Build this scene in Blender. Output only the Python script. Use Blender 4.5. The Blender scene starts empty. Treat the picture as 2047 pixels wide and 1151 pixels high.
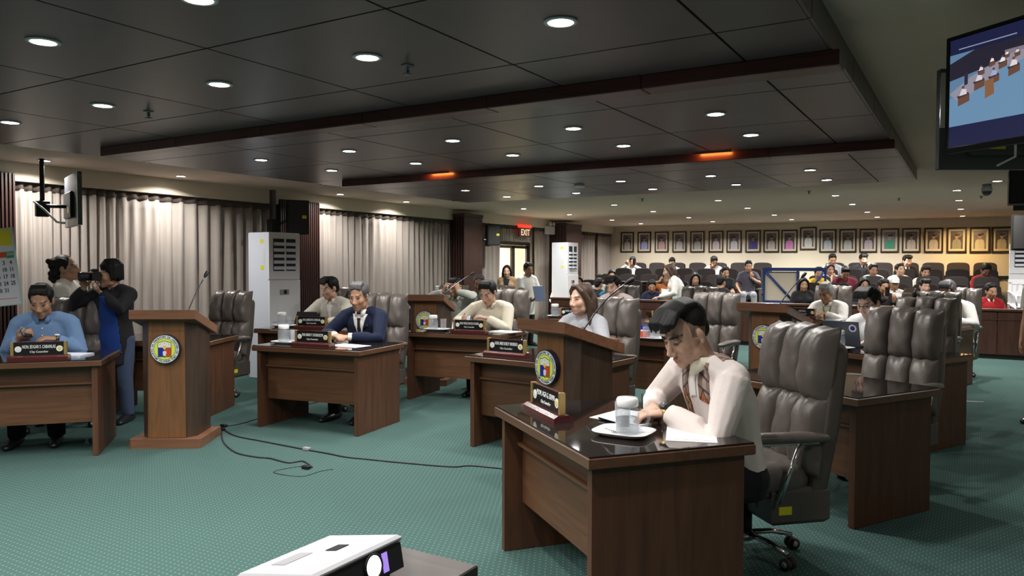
import bpy, bmesh, math, random
import numpy as np
from mathutils import Vector, Matrix, Euler
from mathutils.bvhtree import BVHTree
random.seed(7); np.random.seed(7)
SC = bpy.context.scene
COL = SC.collection
R = math.radians

# ------------------------------------------------------------------ camera, world, exposure
cam_d = bpy.data.cameras.new('camera'); cam = bpy.data.objects.new('camera', cam_d); COL.objects.link(cam)
cam_d.sensor_width = 36.0; cam_d.lens = 36.0*1530.0/2047.0; cam_d.clip_start = .05; cam_d.clip_end = 100
cam.matrix_world = (Matrix.Translation((0, 0, 1.48)) @ Matrix.Rotation(R(31.0), 4, 'Z') @ Matrix.Rotation(R(90-1.7), 4, 'X')
                    @ Matrix.Rotation(R(0.1), 4, 'Z'))
SC.camera = cam
w = bpy.data.worlds.new('world'); SC.world = w; w.use_nodes = True
w.node_tree.nodes['Background'].inputs[0].default_value = (.5, .55, .6, 1)
w.node_tree.nodes['Background'].inputs[1].default_value = .02
SC.view_settings.view_transform = 'Standard'; SC.view_settings.look = 'None'
SC.view_settings.exposure = 0.42; SC.view_settings.gamma = 1.0; SC.view_settings.use_curve_mapping = False
SC.cycles.use_denoising = True
SC.cycles.max_bounces = 8; SC.cycles.caustics_reflective = False; SC.cycles.caustics_refractive = False
LAMP_W = 9.5          # watts of one recessed downlight

# ------------------------------------------------------------------ materials
MATS = {}
def srgb(r, g, b):
    f = lambda c: (c/255/12.92) if c/255 <= .04045 else ((c/255+.055)/1.055)**2.4
    return (f(r), f(g), f(b))
def nm(name):
    m = bpy.data.materials.new(name); m.use_nodes = True; MATS[name] = m
    nt = m.node_tree; return m, nt, nt.nodes['Principled BSDF']
def N(nt, t, **k):
    n = nt.nodes.new(t)
    for a, b in k.items(): setattr(n, a, b)
    return n
def plain(name, col, rough=.5, metal=0., spec=.5, noise=.0, nscale=20., bump=0., bscale=60., emit=None, es=0., coat=0.):
    m, nt, b = nm(name); L = nt.links.new
    b.inputs['Base Color'].default_value = (*col, 1); b.inputs['Roughness'].default_value = rough
    b.inputs['Metallic'].default_value = metal; b.inputs['Specular IOR Level'].default_value = spec
    b.inputs['Coat Weight'].default_value = coat
    if noise or bump:
        tc = N(nt, 'ShaderNodeTexCoord')
    if noise:
        no = N(nt, 'ShaderNodeTexNoise'); no.inputs['Scale'].default_value = nscale; no.inputs['Detail'].default_value = 4
        L(tc.outputs['Object'], no.inputs['Vector'])
        mx = N(nt, 'ShaderNodeMix', data_type='RGBA'); L(no.outputs['Fac'], mx.inputs['Factor'])
        mx.inputs['A'].default_value = (*[max(0, c*(1-noise)) for c in col], 1); mx.inputs['B'].default_value = (*[min(1, c*(1+noise)) for c in col], 1)
        L(mx.outputs['Result'], b.inputs['Base Color'])
    if bump:
        n2 = N(nt, 'ShaderNodeTexNoise'); n2.inputs['Scale'].default_value = bscale; n2.inputs['Detail'].default_value = 5
        L(tc.outputs['Object'], n2.inputs['Vector'])
        bp = N(nt, 'ShaderNodeBump'); bp.inputs['Strength'].default_value = bump; bp.inputs['Distance'].default_value = .01
        L(n2.outputs['Fac'], bp.inputs['Height']); L(bp.outputs['Normal'], b.inputs['Normal'])
    if emit is not None:
        b.inputs['Emission Color'].default_value = (*emit, 1); b.inputs['Emission Strength'].default_value = es
    return m
def wood(name, c1, c2, rough=.35, axis='X', scale=1., bump=.05, coat=.15):
    m, nt, b = nm(name); L = nt.links.new
    tc = N(nt, 'ShaderNodeTexCoord'); mp = N(nt, 'ShaderNodeMapping')
    s = {'X': (1.2, 14, 14), 'Y': (14, 1.2, 14), 'Z': (14, 14, 1.2)}[axis]
    mp.inputs['Scale'].default_value = [v*scale for v in s]; L(tc.outputs['Object'], mp.inputs['Vector'])
    no = N(nt, 'ShaderNodeTexNoise'); no.inputs['Scale'].default_value = 1.6; no.inputs['Detail'].default_value = 7; no.inputs['Distortion'].default_value = .8
    L(mp.outputs['Vector'], no.inputs['Vector'])
    n2 = N(nt, 'ShaderNodeTexNoise'); n2.inputs['Scale'].default_value = 1.3; n2.inputs['Detail'].default_value = 2
    L(tc.outputs['Object'], n2.inputs['Vector'])
    ad = N(nt, 'ShaderNodeMath', operation='MULTIPLY_ADD'); L(n2.outputs['Fac'], ad.inputs[0]); ad.inputs[1].default_value = .45; L(no.outputs['Fac'], ad.inputs[2])
    rp = N(nt, 'ShaderNodeValToRGB'); L(ad.outputs[0], rp.inputs['Fac'])
    rp.color_ramp.elements[0].position = .5; rp.color_ramp.elements[0].color = (*c1, 1)
    rp.color_ramp.elements[1].position = .95; rp.color_ramp.elements[1].color = (*c2, 1)
    L(rp.outputs['Color'], b.inputs['Base Color']); b.inputs['Roughness'].default_value = rough
    b.inputs['Coat Weight'].default_value = coat; b.inputs['Coat Roughness'].default_value = .2
    bp = N(nt, 'ShaderNodeBump'); bp.inputs['Strength'].default_value = bump; bp.inputs['Distance'].default_value = .004
    L(no.outputs['Fac'], bp.inputs['Height']); L(bp.outputs['Normal'], b.inputs['Normal'])
    return m
def attr_mat(name, rough=.5, emit=0., spec=.4, bump=0., bscale=80.):
    m, nt, b = nm(name); L = nt.links.new
    a = N(nt, 'ShaderNodeAttribute', attribute_name='Col'); L(a.outputs['Color'], b.inputs['Base Color'])
    b.inputs['Roughness'].default_value = rough; b.inputs['Specular IOR Level'].default_value = spec
    if emit:
        L(a.outputs['Color'], b.inputs['Emission Color']); b.inputs['Emission Strength'].default_value = emit
    if bump:
        tc = N(nt, 'ShaderNodeTexCoord'); n2 = N(nt, 'ShaderNodeTexNoise'); n2.inputs['Scale'].default_value = bscale; n2.inputs['Detail'].default_value = 4
        L(tc.outputs['Object'], n2.inputs['Vector'])
        bp = N(nt, 'ShaderNodeBump'); bp.inputs['Strength'].default_value = bump; bp.inputs['Distance'].default_value = .006
        L(n2.outputs['Fac'], bp.inputs['Height']); L(bp.outputs['Normal'], b.inputs['Normal'])
    return m
def fabric(name, col, rough=.85, fold=.22, fscale=7., weave=.1, sheen=.04):
    m, nt, b = nm(name); L = nt.links.new
    tc = N(nt, 'ShaderNodeTexCoord')
    n1 = N(nt, 'ShaderNodeTexNoise'); n1.inputs['Scale'].default_value = fscale; n1.inputs['Detail'].default_value = 3; n1.inputs['Distortion'].default_value = 1.2
    L(tc.outputs['Object'], n1.inputs['Vector'])
    n2 = N(nt, 'ShaderNodeTexNoise'); n2.inputs['Scale'].default_value = 300; L(tc.outputs['Object'], n2.inputs['Vector'])
    b1 = N(nt, 'ShaderNodeBump'); b1.inputs['Strength'].default_value = fold; b1.inputs['Distance'].default_value = .03; L(n1.outputs['Fac'], b1.inputs['Height'])
    b2 = N(nt, 'ShaderNodeBump'); b2.inputs['Strength'].default_value = weave; b2.inputs['Distance'].default_value = .002; L(n2.outputs['Fac'], b2.inputs['Height'])
    L(b1.outputs['Normal'], b2.inputs['Normal']); L(b2.outputs['Normal'], b.inputs['Normal'])
    mx = N(nt, 'ShaderNodeMix', data_type='RGBA'); L(n1.outputs['Fac'], mx.inputs['Factor'])
    mx.inputs['A'].default_value = (*[c*.9 for c in col], 1); mx.inputs['B'].default_value = (*[min(1, c*1.08) for c in col], 1)
    L(mx.outputs['Result'], b.inputs['Base Color']); b.inputs['Roughness'].default_value = rough
    b.inputs['Sheen Weight'].default_value = sheen; b.inputs['Specular IOR Level'].default_value = .25
    return m
def glass(name, col=(1, 1, 1), rough=.02, ior=1.45):
    m, nt, b = nm(name)
    b.inputs['Base Color'].default_value = (*col, 1); b.inputs['Roughness'].default_value = rough
    b.inputs['Transmission Weight'].default_value = 1; b.inputs['IOR'].default_value = ior
    return m
def carpet():
    m, nt, b = nm('carpet'); L = nt.links.new
    tc = N(nt, 'ShaderNodeTexCoord')
    sp = N(nt, 'ShaderNodeSeparateXYZ'); L(tc.outputs['Object'], sp.inputs[0])
    P = .032
    def M(op, a, bb=None, c=None):
        n = N(nt, 'ShaderNodeMath', operation=op)
        for i, v in enumerate((a, bb, c)):
            if v is None: continue
            if isinstance(v, (int, float)): n.inputs[i].default_value = v
            else: L(v, n.inputs[i])
        return n.outputs[0]
    yr = M('DIVIDE', sp.outputs['Y'], P); row = M('FLOOR', yr)
    off = M('MULTIPLY', M('MODULO', row, 2.0), .5)
    xr = M('ADD', M('DIVIDE', sp.outputs['X'], P), off)
    fx = M('SUBTRACT', M('FRACT', xr), .5); fy = M('SUBTRACT', M('FRACT', yr), .5)
    d = M('SQRT', M('ADD', M('MULTIPLY', fx, fx), M('MULTIPLY', fy, fy)))
    dot = M('LESS_THAN', d, .15)
    wv = M('LESS_THAN', M('ABSOLUTE', M('SUBTRACT', M('FRACT', M('DIVIDE', sp.outputs['X'], P/2)), .5)), .2)
    n1 = N(nt, 'ShaderNodeTexNoise'); n1.inputs['Scale'].default_value = 1.2; n1.inputs['Detail'].default_value = 5; L(tc.outputs['Object'], n1.inputs['Vector'])
    n2 = N(nt, 'ShaderNodeTexNoise'); n2.inputs['Scale'].default_value = 260; L(tc.outputs['Object'], n2.inputs['Vector'])
    mx = N(nt, 'ShaderNodeMix', data_type='RGBA'); L(n1.outputs['Fac'], mx.inputs['Factor'])
    mx.inputs['A'].default_value = (.049, .098, .090, 1); mx.inputs['B'].default_value = (.062, .122, .112, 1)
    m2 = N(nt, 'ShaderNodeMix', data_type='RGBA'); L(M('MULTIPLY', wv, .35), m2.inputs['Factor']); L(mx.outputs['Result'], m2.inputs['A'])
    m2.inputs['B'].default_value = (.03, .072, .068, 1)
    m3 = N(nt, 'ShaderNodeMix', data_type='RGBA'); L(M('MULTIPLY', dot, .38), m3.inputs['Factor']); L(m2.outputs['Result'], m3.inputs['A'])
    m3.inputs['B'].default_value = (.36, .38, .33, 1)
    L(m3.outputs['Result'], b.inputs['Base Color']); b.inputs['Roughness'].default_value = .95; b.inputs['Specular IOR Level'].default_value = .1
    bp = N(nt, 'ShaderNodeBump'); bp.inputs['Strength'].default_value = .4; bp.inputs['Distance'].default_value = .004
    L(n2.outputs['Fac'], bp.inputs['Height']); L(bp.outputs['Normal'], b.inputs['Normal'])
    return m
carpet()
plain('cream_wall', (.7, .62, .49), .85, noise=.04, nscale=3, bump=.05, bscale=200)
plain('cream_ceiling', (.72, .57, .46), .85, noise=.03, nscale=3)
plain('dark_panel', (.112, .083, .086), .34, noise=.15, nscale=6, bump=.03, bscale=40)
plain('groove_black', (.01, .009, .009), .6)
wood('beam_wood', (.05, .012, .011), (.095, .026, .022), .35)
wood('desk_wood', (.082, .034, .015), (.14, .063, .028), .48, 'X', coat=.05)
wood('desk_side', (.066, .025, .012), (.11, .045, .021), .5, 'Z', coat=.03)
wood('top_wood', (.085, .038, .02), (.135, .063, .033), .3, 'X')
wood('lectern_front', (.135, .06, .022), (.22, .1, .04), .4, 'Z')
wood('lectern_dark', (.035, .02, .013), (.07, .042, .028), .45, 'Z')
wood('lectern_slab', (.15, .065, .035), (.23, .108, .06), .35, 'X')
wood('partition_wood', (.055, .02, .013), (.1, .04, .026), .4, 'Z')
wood('slat_wood', (.036, .015, .0125), (.064, .028, .023), .4, 'Z')
wood('plate_base', (.045, .008, .008), (.09, .02, .018), .25, 'X')
wood('table_dark', (.03, .021, .02), (.055, .041, .039), .4, 'X')
plain('desk_glass', (.016, .012, .011), .05, spec=.55, coat=.3)
plain('leather', (.118, .1, .09), .36, noise=.12, nscale=14, bump=.12, bscale=90)
plain('leather_dark', (.085, .07, .062), .45, bump=.1, bscale=90)
plain('seat_fabric', (.016, .0105, .0105), .8, noise=.2, nscale=30)
plain('seat_shell', (.012, .01, .011), .45)
plain('seat_arm', (.09, .075, .07), .5)
plain('chrome', (.72, .72, .74), .14, metal=1)
plain('steel_dark', (.14, .14, .15), .3, metal=1)
plain('black_plastic', (.01, .01, .011), .5, spec=.3)
plain('black_satin', (.016, .016, .02), .28)
plain('rubber', (.02, .02, .02), .7)
plain('caster_grey', (.35, .35, .36), .4)
plain('white_plastic', (.78, .79, .82), .35)
plain('white_side', (.68, .72, .82), .4)
plain('grey_plastic', (.3, .3, .32), .4)
plain('tv_grey', (.06, .065, .075), .4)
plain('yellow_label', (.75, .68, .02), .5)
plain('gold', (.55, .38, .14), .3, metal=.7)
plain('plate_black', (.008, .008, .009), .3)
plain('letter_white', (.72, .74, .72), .5)
plain('letter_black', (.02, .02, .03), .5)
plain('seal_white', (.72, .74, .72), .5); plain('seal_ring', (.66, .7, .72), .45)
plain('seal_yellow', (.68, .76, .08), .45); plain('seal_blue', (.01, .015, .3), .45); plain('seal_red', (.55, .05, .02), .45)
plain('seal_rim', (.012, .014, .03), .35); plain('seal_green', (.12, .22, .03), .5); plain('seal_sun', (.75, .55, .12), .5)
plain('porcelain', (.85, .85, .85), .2, coat=.3)
plain('paper', (.82, .82, .82), .8)
plain('paper_blue', (.68, .73, .86), .8)
def thin_glass(name, body, haze, gloss):
    m = bpy.data.materials.new(name); m.use_nodes = True; MATS[name] = m; nt = m.node_tree; nt.nodes.remove(nt.nodes['Principled BSDF']); L = nt.links.new
    tr = N(nt, 'ShaderNodeBsdfTransparent'); tr.inputs[0].default_value = (*body, 1); df = N(nt, 'ShaderNodeBsdfDiffuse'); df.inputs[0].default_value = (.8, .82, .86, 1); gl = N(nt, 'ShaderNodeBsdfGlossy'); gl.inputs['Roughness'].default_value = .05
    lw = N(nt, 'ShaderNodeLayerWeight'); lw.inputs['Blend'].default_value = .3
    m1 = N(nt, 'ShaderNodeMixShader'); m1.inputs[0].default_value = haze; L(tr.outputs[0], m1.inputs[1]); L(df.outputs[0], m1.inputs[2])
    m2 = N(nt, 'ShaderNodeMixShader'); pw = N(nt, 'ShaderNodeMath', operation='POWER'); L(lw.outputs['Facing'], pw.inputs[0]); pw.inputs[1].default_value = 3.0; ml = N(nt, 'ShaderNodeMath', operation='MULTIPLY_ADD'); L(pw.outputs[0], ml.inputs[0]); ml.inputs[1].default_value = .6; ml.inputs[2].default_value = .03; L(ml.outputs[0], m2.inputs[0]); L(m1.outputs[0], m2.inputs[1]); L(gl.outputs[0], m2.inputs[2])
    L(m2.outputs[0], nt.nodes['Material Output'].inputs['Surface']); return m
thin_glass('clear_glass', (.96, .97, .98), .11, .35); thin_glass('water', (.9, .93, .96), .12, .2); thin_glass('door_glass', (.97, .97, .97), .02, .2)
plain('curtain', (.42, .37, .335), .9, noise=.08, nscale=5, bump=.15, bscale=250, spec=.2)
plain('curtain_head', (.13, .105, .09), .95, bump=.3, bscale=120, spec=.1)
plain('door_frame', (.03, .02, .016), .4); plain('door_dark', (.03, .022, .02), .4)
plain('rail_blue', (.012, .045, .2), .45)
plain('picture_frame', (.03, .017, .012), .35); plain('picture_mat', (.62, .55, .4), .7)
attr_mat('photo_print', .35)
attr_mat('screen_image', .3, emit=.75)
plain('screen_black', (.01, .01, .014), .12)
plain('exit_red', (.5, .02, .01), .4, emit=(1, .05, .03), es=.8); plain('exit_panel', (.22, .06, .045), .4); plain('exit_text', (.9, .8, .55), .4, emit=(1, .8, .5), es=.6)
plain('lamp_disc', (1, 1, 1), .5, emit=(1, .98, .95), es=22.)
plain('lamp_warm', (1, .8, .5), .5, emit=(1, .72, .4), es=14.)
plain('lamp_amber', (1, .5, .2), .5, emit=(1, .35, .06), es=3.)
plain('lamp_rim', (.5, .5, .5), .4)
plain('lens_glow', (1, 1, 1), .3, emit=(.95, .95, 1), es=9.)
plain('projector_top', (.4, .4, .43), .5); plain('projector_violet', (.3, .2, .6), .3, emit=(.4, .25, .9), es=.6)
plain('corridor_wall', (.75, .72, .6), .8)
plain('calendar_white', (.72, .73, .78), .7); plain('calendar_yellow', (.85, .72, .03), .7); plain('calendar_red', (.65, .08, .03), .7)
plain('calendar_green', (.06, .28, .16), .7); plain('calendar_ink', (.06, .05, .09), .7); plain('calendar_edge', (.5, .68, .68), .6)
plain('phone_black', (.01, .01, .012), .15); plain('phone_screen', (.5, .6, .7), .1, emit=(.7, .85, 1), es=1.2)
plain('laptop_lid', (.06, .07, .09), .35); plain('folder_blue', (.05, .09, .19), .6); plain('folder_white', (.8, .8, .8), .6)
plain('book_cover', (.55, .48, .38), .6); plain('hair_grey', (.25, .25, .25), .6, bump=.25, bscale=220); plain('cap_white', (.8, .8, .8), .8)
plain('hair_black', (.008, .0075, .008), .5, spec=.25, bump=.25, bscale=220); plain('hair_brown', (.05, .026, .016), .45, bump=.25, bscale=220)
plain('hair_salt', (.075, .072, .075), .5, bump=.25, bscale=220)
plain('camera_black', (.012, .012, .013), .35); plain('cable', (.02, .02, .025), .5); plain('cable_white', (.6, .6, .6), .5)
attr_mat('skin', .5, bump=.06, bscale=120)

# ------------------------------------------------------------------ mesh helpers
class MB:
    """collects simple solids into one mesh"""
    def __init__(s): s.v = []; s.f = []; s.m = []; s.sm = []
    def add(s, vs, fs, mi=0, smooth=False, M=None):
        o = len(s.v)
        if M is not None: vs = [M @ Vector(v) for v in vs]
        s.v += [tuple(v) for v in vs]; s.f += [tuple(i+o for i in f) for f in fs]; s.m += [mi]*len(fs); s.sm += [smooth]*len(fs); return s
    def box(s, x0, x1, y0, y1, z0, z1, mi=0, M=None, ch=0.):
        if ch > 0:
            c = ch; vs = []; 
            for z, k in ((z0, c), (z0+c, 0), (z1-c, 0), (z1, c)):
                if k: q = [(x0+c, y0+c), (x1-c, y0+c), (x1-c, y1-c), (x0+c, y1-c)]; q = [(x0+k, y0+k), (x1-k, y0+k), (x1-k, y1-k), (x0+k, y1-k)]
                else: q = [(x0, y0), (x1, y0), (x1, y1), (x0, y1)]
                vs += [(a, b, z) for a, b in q]
            fs = [(3, 2, 1, 0), (12, 13, 14, 15)]
            for l in range(3):
                for i in range(4): fs.append((l*4+i, l*4+(i+1) % 4, l*4+4+(i+1) % 4, l*4+4+i))
            return s.add(vs, fs, mi, False, M)
        vs = [(x0, y0, z0), (x1, y0, z0), (x1, y1, z0), (x0, y1, z0), (x0, y0, z1), (x1, y0, z1), (x1, y1, z1), (x0, y1, z1)]
        return s.add(vs, [(3, 2, 1, 0), (4, 5, 6, 7), (0, 1, 5, 4), (1, 2, 6, 5), (2, 3, 7, 6), (3, 0, 4, 7)], mi, False, M)
    def prism(s, poly, a, b, axis='Z', mi=0, M=None):
        """poly in the plane across axis, from a to b; counter-clockwise seen from +axis"""
        n = len(poly)
        def P(u, v, t): return {'Z': (u, v, t), 'Y': (u, t, v), 'X': (t, u, v)}[axis]
        vs = [P(u, v, a) for u, v in poly]+[P(u, v, b) for u, v in poly]
        fl = axis == 'Y'
        fs = [tuple(range(n-1, -1, -1)), tuple(range(n, 2*n))]+[(i, (i+1) % n, n+(i+1) % n, n+i) for i in range(n)]
        if fl: fs = [f[::-1] for f in fs]
        return s.add(vs, fs, mi, False, M)
    def tube(s, pts, rad, n=8, mi=0, caps=True, M=None, up=(0, 0, 1), round_caps=False):
        pts = [Vector(p) for p in pts]; k = len(pts)
        if isinstance(rad, (int, float)): rad = [rad]*k
        rad = [(r, r) if isinstance(r, (int, float)) else r for r in rad]
        if round_caps:
            d0 = (pts[0]-pts[1]).normalized(); d1 = (pts[-1]-pts[-2]).normalized(); P2 = []; R2 = []
            for a in (75, 45, 20): P2.append(pts[0]+d0*max(rad[0])*math.sin(R(a))); R2.append(tuple(q*math.cos(R(a)) for q in rad[0]))
            P2 += pts; R2 += list(rad)
            for a in (20, 45, 75): P2.append(pts[-1]+d1*max(rad[-1])*math.sin(R(a))); R2.append(tuple(q*math.cos(R(a)) for q in rad[-1]))
            pts, rad = P2, R2; k = len(pts)
        vs = []; u = Vector(up)
        for i, p in enumerate(pts):
            t = (pts[min(i+1, k-1)]-pts[max(i-1, 0)]).normalized()
            sd = t.cross(u)
            if sd.length < 1e-3: sd = t.cross(Vector((0, 1, 0))) if abs(t.y) < .9 else t.cross(Vector((1, 0, 0)))
            sd.normalize(); u = sd.cross(t).normalized()
            for j in range(n):
                a = 2*math.pi*j/n; vs.append(p+sd*math.cos(a)*rad[i][0]+u*math.sin(a)*rad[i][1])
        fs = []
        for i in range(k-1):
            for j in range(n): fs.append((i*n+j, i*n+(j+1) % n, (i+1)*n+(j+1) % n, (i+1)*n+j))
        if caps: fs += [tuple(range(n-1, -1, -1)), tuple((k-1)*n+j for j in range(n))]
        return s.add(vs, fs, mi, True, M)
    def lathe(s, prof, n=24, mi=0, M=None, smooth=True, c=(0, 0)):
        vs = []; k = len(prof)
        for r, z in prof:
            for j in range(n):
                a = 2*math.pi*j/n; vs.append((c[0]+r*math.cos(a), c[1]+r*math.sin(a), z))
        fs = []
        for i in range(k-1):
            for j in range(n): fs.append((i*n+j, i*n+(j+1) % n, (i+1)*n+(j+1) % n, (i+1)*n+j))
        if prof[0][0] > 1e-6: fs.append(tuple(range(n-1, -1, -1)))
        if prof[-1][0] > 1e-6: fs.append(tuple((k-1)*n+j for j in range(n)))
        return s.add(vs, fs, mi, smooth, M)
    def ell(s, c, r, n=14, k=9, mi=0, M=None, rot=None, e=1.0):
        vs = []; Q = rot or Matrix.Identity(3)
        sg = lambda x: math.copysign(abs(x)**e, x)
        vs.append(Vector(c)+Q @ Vector((0, 0, -r[2])))
        for i in range(1, k):
            ph = -math.pi/2+math.pi*i/k
            for j in range(n):
                a = 2*math.pi*j/n
                vs.append(Vector(c)+Q @ Vector((r[0]*sg(math.cos(ph))*sg(math.cos(a)), r[1]*sg(math.cos(ph))*sg(math.sin(a)), r[2]*sg(math.sin(ph)))))
        vs.append(Vector(c)+Q @ Vector((0, 0, r[2])))
        fs = [(0, 1+(j+1) % n, 1+j) for j in range(n)]
        for i in range(k-2):
            for j in range(n): fs.append((1+i*n+j, 1+i*n+(j+1) % n, 1+(i+1)*n+(j+1) % n, 1+(i+1)*n+j))
        t = len(vs)-1; b = 1+(k-2)*n
        fs += [(b+j, b+(j+1) % n, t) for j in range(n)]
        return s.add(vs, fs, mi, True, M)
    def mesh(s, name):
        me = bpy.data.meshes.new(name); me.from_pydata(s.v, [], s.f)
        me.polygons.foreach_set('use_smooth', s.sm); me.polygons.foreach_set('material_index', s.m); me.update()
        return me
    def build(s, name, mat, parent=None, loc=None, rz=None, bevel=0.):
        me = s.mesh(name)
        if bevel:
            bm = bmesh.new(); bm.from_mesh(me); bmesh.ops.recalc_face_normals(bm, faces=bm.faces)
            bmesh.ops.bevel(bm, geom=[e for e in bm.edges if len(e.link_faces) == 2 and e.calc_face_angle(0) > .6], offset=bevel, segments=2, affect='EDGES', profile=.7)
            bm.to_mesh(me); bm.free()
        return link(name, me, mat, parent, loc, rz)
def link(name, me, mat, parent=None, loc=None, rz=None):
    o = bpy.data.objects.new(name, me); COL.objects.link(o)
    if mat is not None:
        for x in (mat if isinstance(mat, (list, tuple)) else [mat]): me.materials.append(MATS[x] if isinstance(x, str) else x)
    if parent is not None: o.parent = parent
    if loc is not None: o.location = loc
    if rz is not None: o.rotation_euler = (0, 0, rz)
    return o
def tag(o, label=None, cat=None, group=None, kind=None):
    if label: o['label'] = label
    if cat: o['category'] = cat
    if group: o['group'] = group
    if kind: o['kind'] = kind
    return o
def empty(name, label=None, cat=None, group=None, loc=(0, 0, 0), rz=0., kind=None):
    o = bpy.data.objects.new(name, None); COL.objects.link(o); o.empty_display_size = .1
    o.location = loc; o.rotation_euler = (0, 0, rz); return tag(o, label, cat, group, kind)
def copy_tree(o, parent=None):
    c = o.copy(); COL.objects.link(c); c.parent = parent
    for ch in list(o.children): copy_tree(ch, c)
    return c
def place(proto, used, loc, rz, label, group=None):
    o = proto if not used[0] else copy_tree(proto)
    used[0] = True; o.location = loc; o.rotation_euler = (0, 0, rz); o['label'] = label
    if group: o['group'] = group
    return o
def evaluated(o):
    TMP.collection.objects.link(o)
    with bpy.context.temp_override(scene=TMP, view_layer=TMP.view_layers[0]):
        dg = bpy.context.evaluated_depsgraph_get(); dg.update(); me = bpy.data.meshes.new_from_object(o.evaluated_get(dg))
    TMP.collection.objects.unlink(o); bpy.data.objects.remove(o); return me
def text_mesh(s, size=1., sx=1., font_ext=.0008, align='CENTER'):
    c = bpy.data.curves.new('lettering', 'FONT'); c.body = s; c.size = size; c.align_x = align; c.align_y = 'CENTER'; c.extrude = font_ext; c.resolution_u = 2
    c.offset = .012*size
    o = bpy.data.objects.new('lettering', c)
    me = evaluated(o); bpy.data.curves.remove(c)
    me.materials.clear()
    n = len(me.vertices); co = np.empty(n*3, 'f'); me.vertices.foreach_get('co', co); co = co.reshape(-1, 3)
    if n and sx < 0:      # fit to width -sx
        wd = co[:, 0].max()-co[:, 0].min(); co[:, 0] *= min(1.15, -sx/max(wd, 1e-6))
    elif n: co[:, 0] *= sx
    me.vertices.foreach_set('co', co.ravel()); me.update(); return me
TMP = bpy.data.scenes.new('workbench')
ORD = ['first', 'second', 'third', 'fourth', 'fifth', 'sixth', 'seventh', 'eighth', 'ninth', 'tenth', 'eleventh', 'twelfth', 'thirteenth', 'fourteenth',
       'fifteenth', 'sixteenth', 'seventeenth', 'eighteenth', 'nineteenth', 'twentieth', 'twenty-first']
# ------------------------------------------------------------------ the room
WX, BY, RX, FY = -8.5, 19.6, 3.2, -4.0          # curtain wall, portrait wall, right wall, wall behind
CZ, SZ, BZ = 2.54, 2.41, 2.34                    # cream ceiling, dark panels, beam undersides
def struct(name, mb, mat, **k): return tag(mb.build(name, mat, **k), kind='structure')
struct('floor', MB().box(WX-.3, RX+.2, FY-.2, BY+.2, -.12, 0), 'carpet')
struct('ceiling', MB().box(WX-.3, RX+.2, FY-.2, BY+.2, CZ, CZ+.12), 'cream_ceiling')
struct('wall_back', MB().box(WX-.3, RX+.2, BY, BY+.15, 0, CZ), 'cream_wall')
struct('wall_front', MB().box(WX-.3, RX+.2, FY-.15, FY, 0, CZ), 'cream_wall')
struct('wall_right', MB().box(RX, RX+.15, FY, BY, 0, CZ), 'cream_wall')
# curtain wall with the doorway
wl = MB(); D0, D1, DT = 13.80, 15.18, 1.985
wl.box(WX-.3, WX-.18, FY, D0, 0, CZ); wl.box(WX-.3, WX-.18, D1, BY, 0, CZ); wl.box(WX-.3, WX-.18, D0, D1, DT, CZ)
struct('wall_left', wl, 'cream_wall')
struct('trim_1', MB().box(WX-.18, WX, FY, BY, 2.345, CZ), 'cream_wall')               # pelmet over the curtains
struct('ceiling_drop', MB().box(-.21, RX, FY, 11.6, CZ-.045, CZ), 'cream_ceiling')
# corridor behind the glazed door
struct('wall_corridor', MB().box(WX-1.8, WX-1.7, D0-1.5, D1+2.5, 0, CZ).box(WX-1.8, WX-.3, D1+2.4, D1+2.5, 0, CZ).box(WX-1.8, WX-.3, D0-1.5, D0-1.4, 0, CZ), 'corridor_wall')
struct('floor_corridor', MB().box(WX-1.8, WX-.3, D0-1.5, D1+2.5, -.1, 0), 'corridor_wall')
struct('ceiling_corridor', MB().box(WX-1.8, WX-.3, D0-1.5, D1+2.5, CZ, CZ+.1), 'corridor_wall')
# double glass door
dr = tag(empty('door_1', loc=(WX-.2, (D0+D1)/2, 0)), kind='structure')
hw = (D1-D0)/2
f = MB(); t = .05
f.box(-.04, .06, -hw, -hw+t, 0, DT).box(-.04, .06, hw-t, hw, 0, DT).box(-.04, .06, -hw, hw, DT-.06, DT)
f.build('door_frame', 'door_frame', dr)
for s in (-1, 1):
    y0, y1 = (-hw+t, -.005) if s < 0 else (.005, hw-t)
    l = MB().box(-.02, .03, y0, y0+.055, .01, DT-.065).box(-.02, .03, y1-.055, y1, .01, DT-.065).box(-.02, .03, y0, y1, DT-.13, DT-.065).box(-.02, .03, y0, y1, .01, .14)
    lf = l.build('door_leaf', 'door_dark', dr)
    MB().box(0, .008, y0+.05, y1-.05, .13, DT-.12).build('pane', 'door_glass', lf)
MB().box(.012, .016, -.42, -.22, 1.02, 1.32).build('paper_notice', 'paper', dr)
lt = bpy.data.lights.new('corridor_light', 'AREA'); lt.energy = 220; lt.size = 1.2; lt.color = (1, .95, .82)
lo = bpy.data.objects.new('corridor_light', lt); COL.objects.link(lo); lo.location = (WX-1.0, (D0+D1)/2+.3, CZ-.05)

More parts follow.
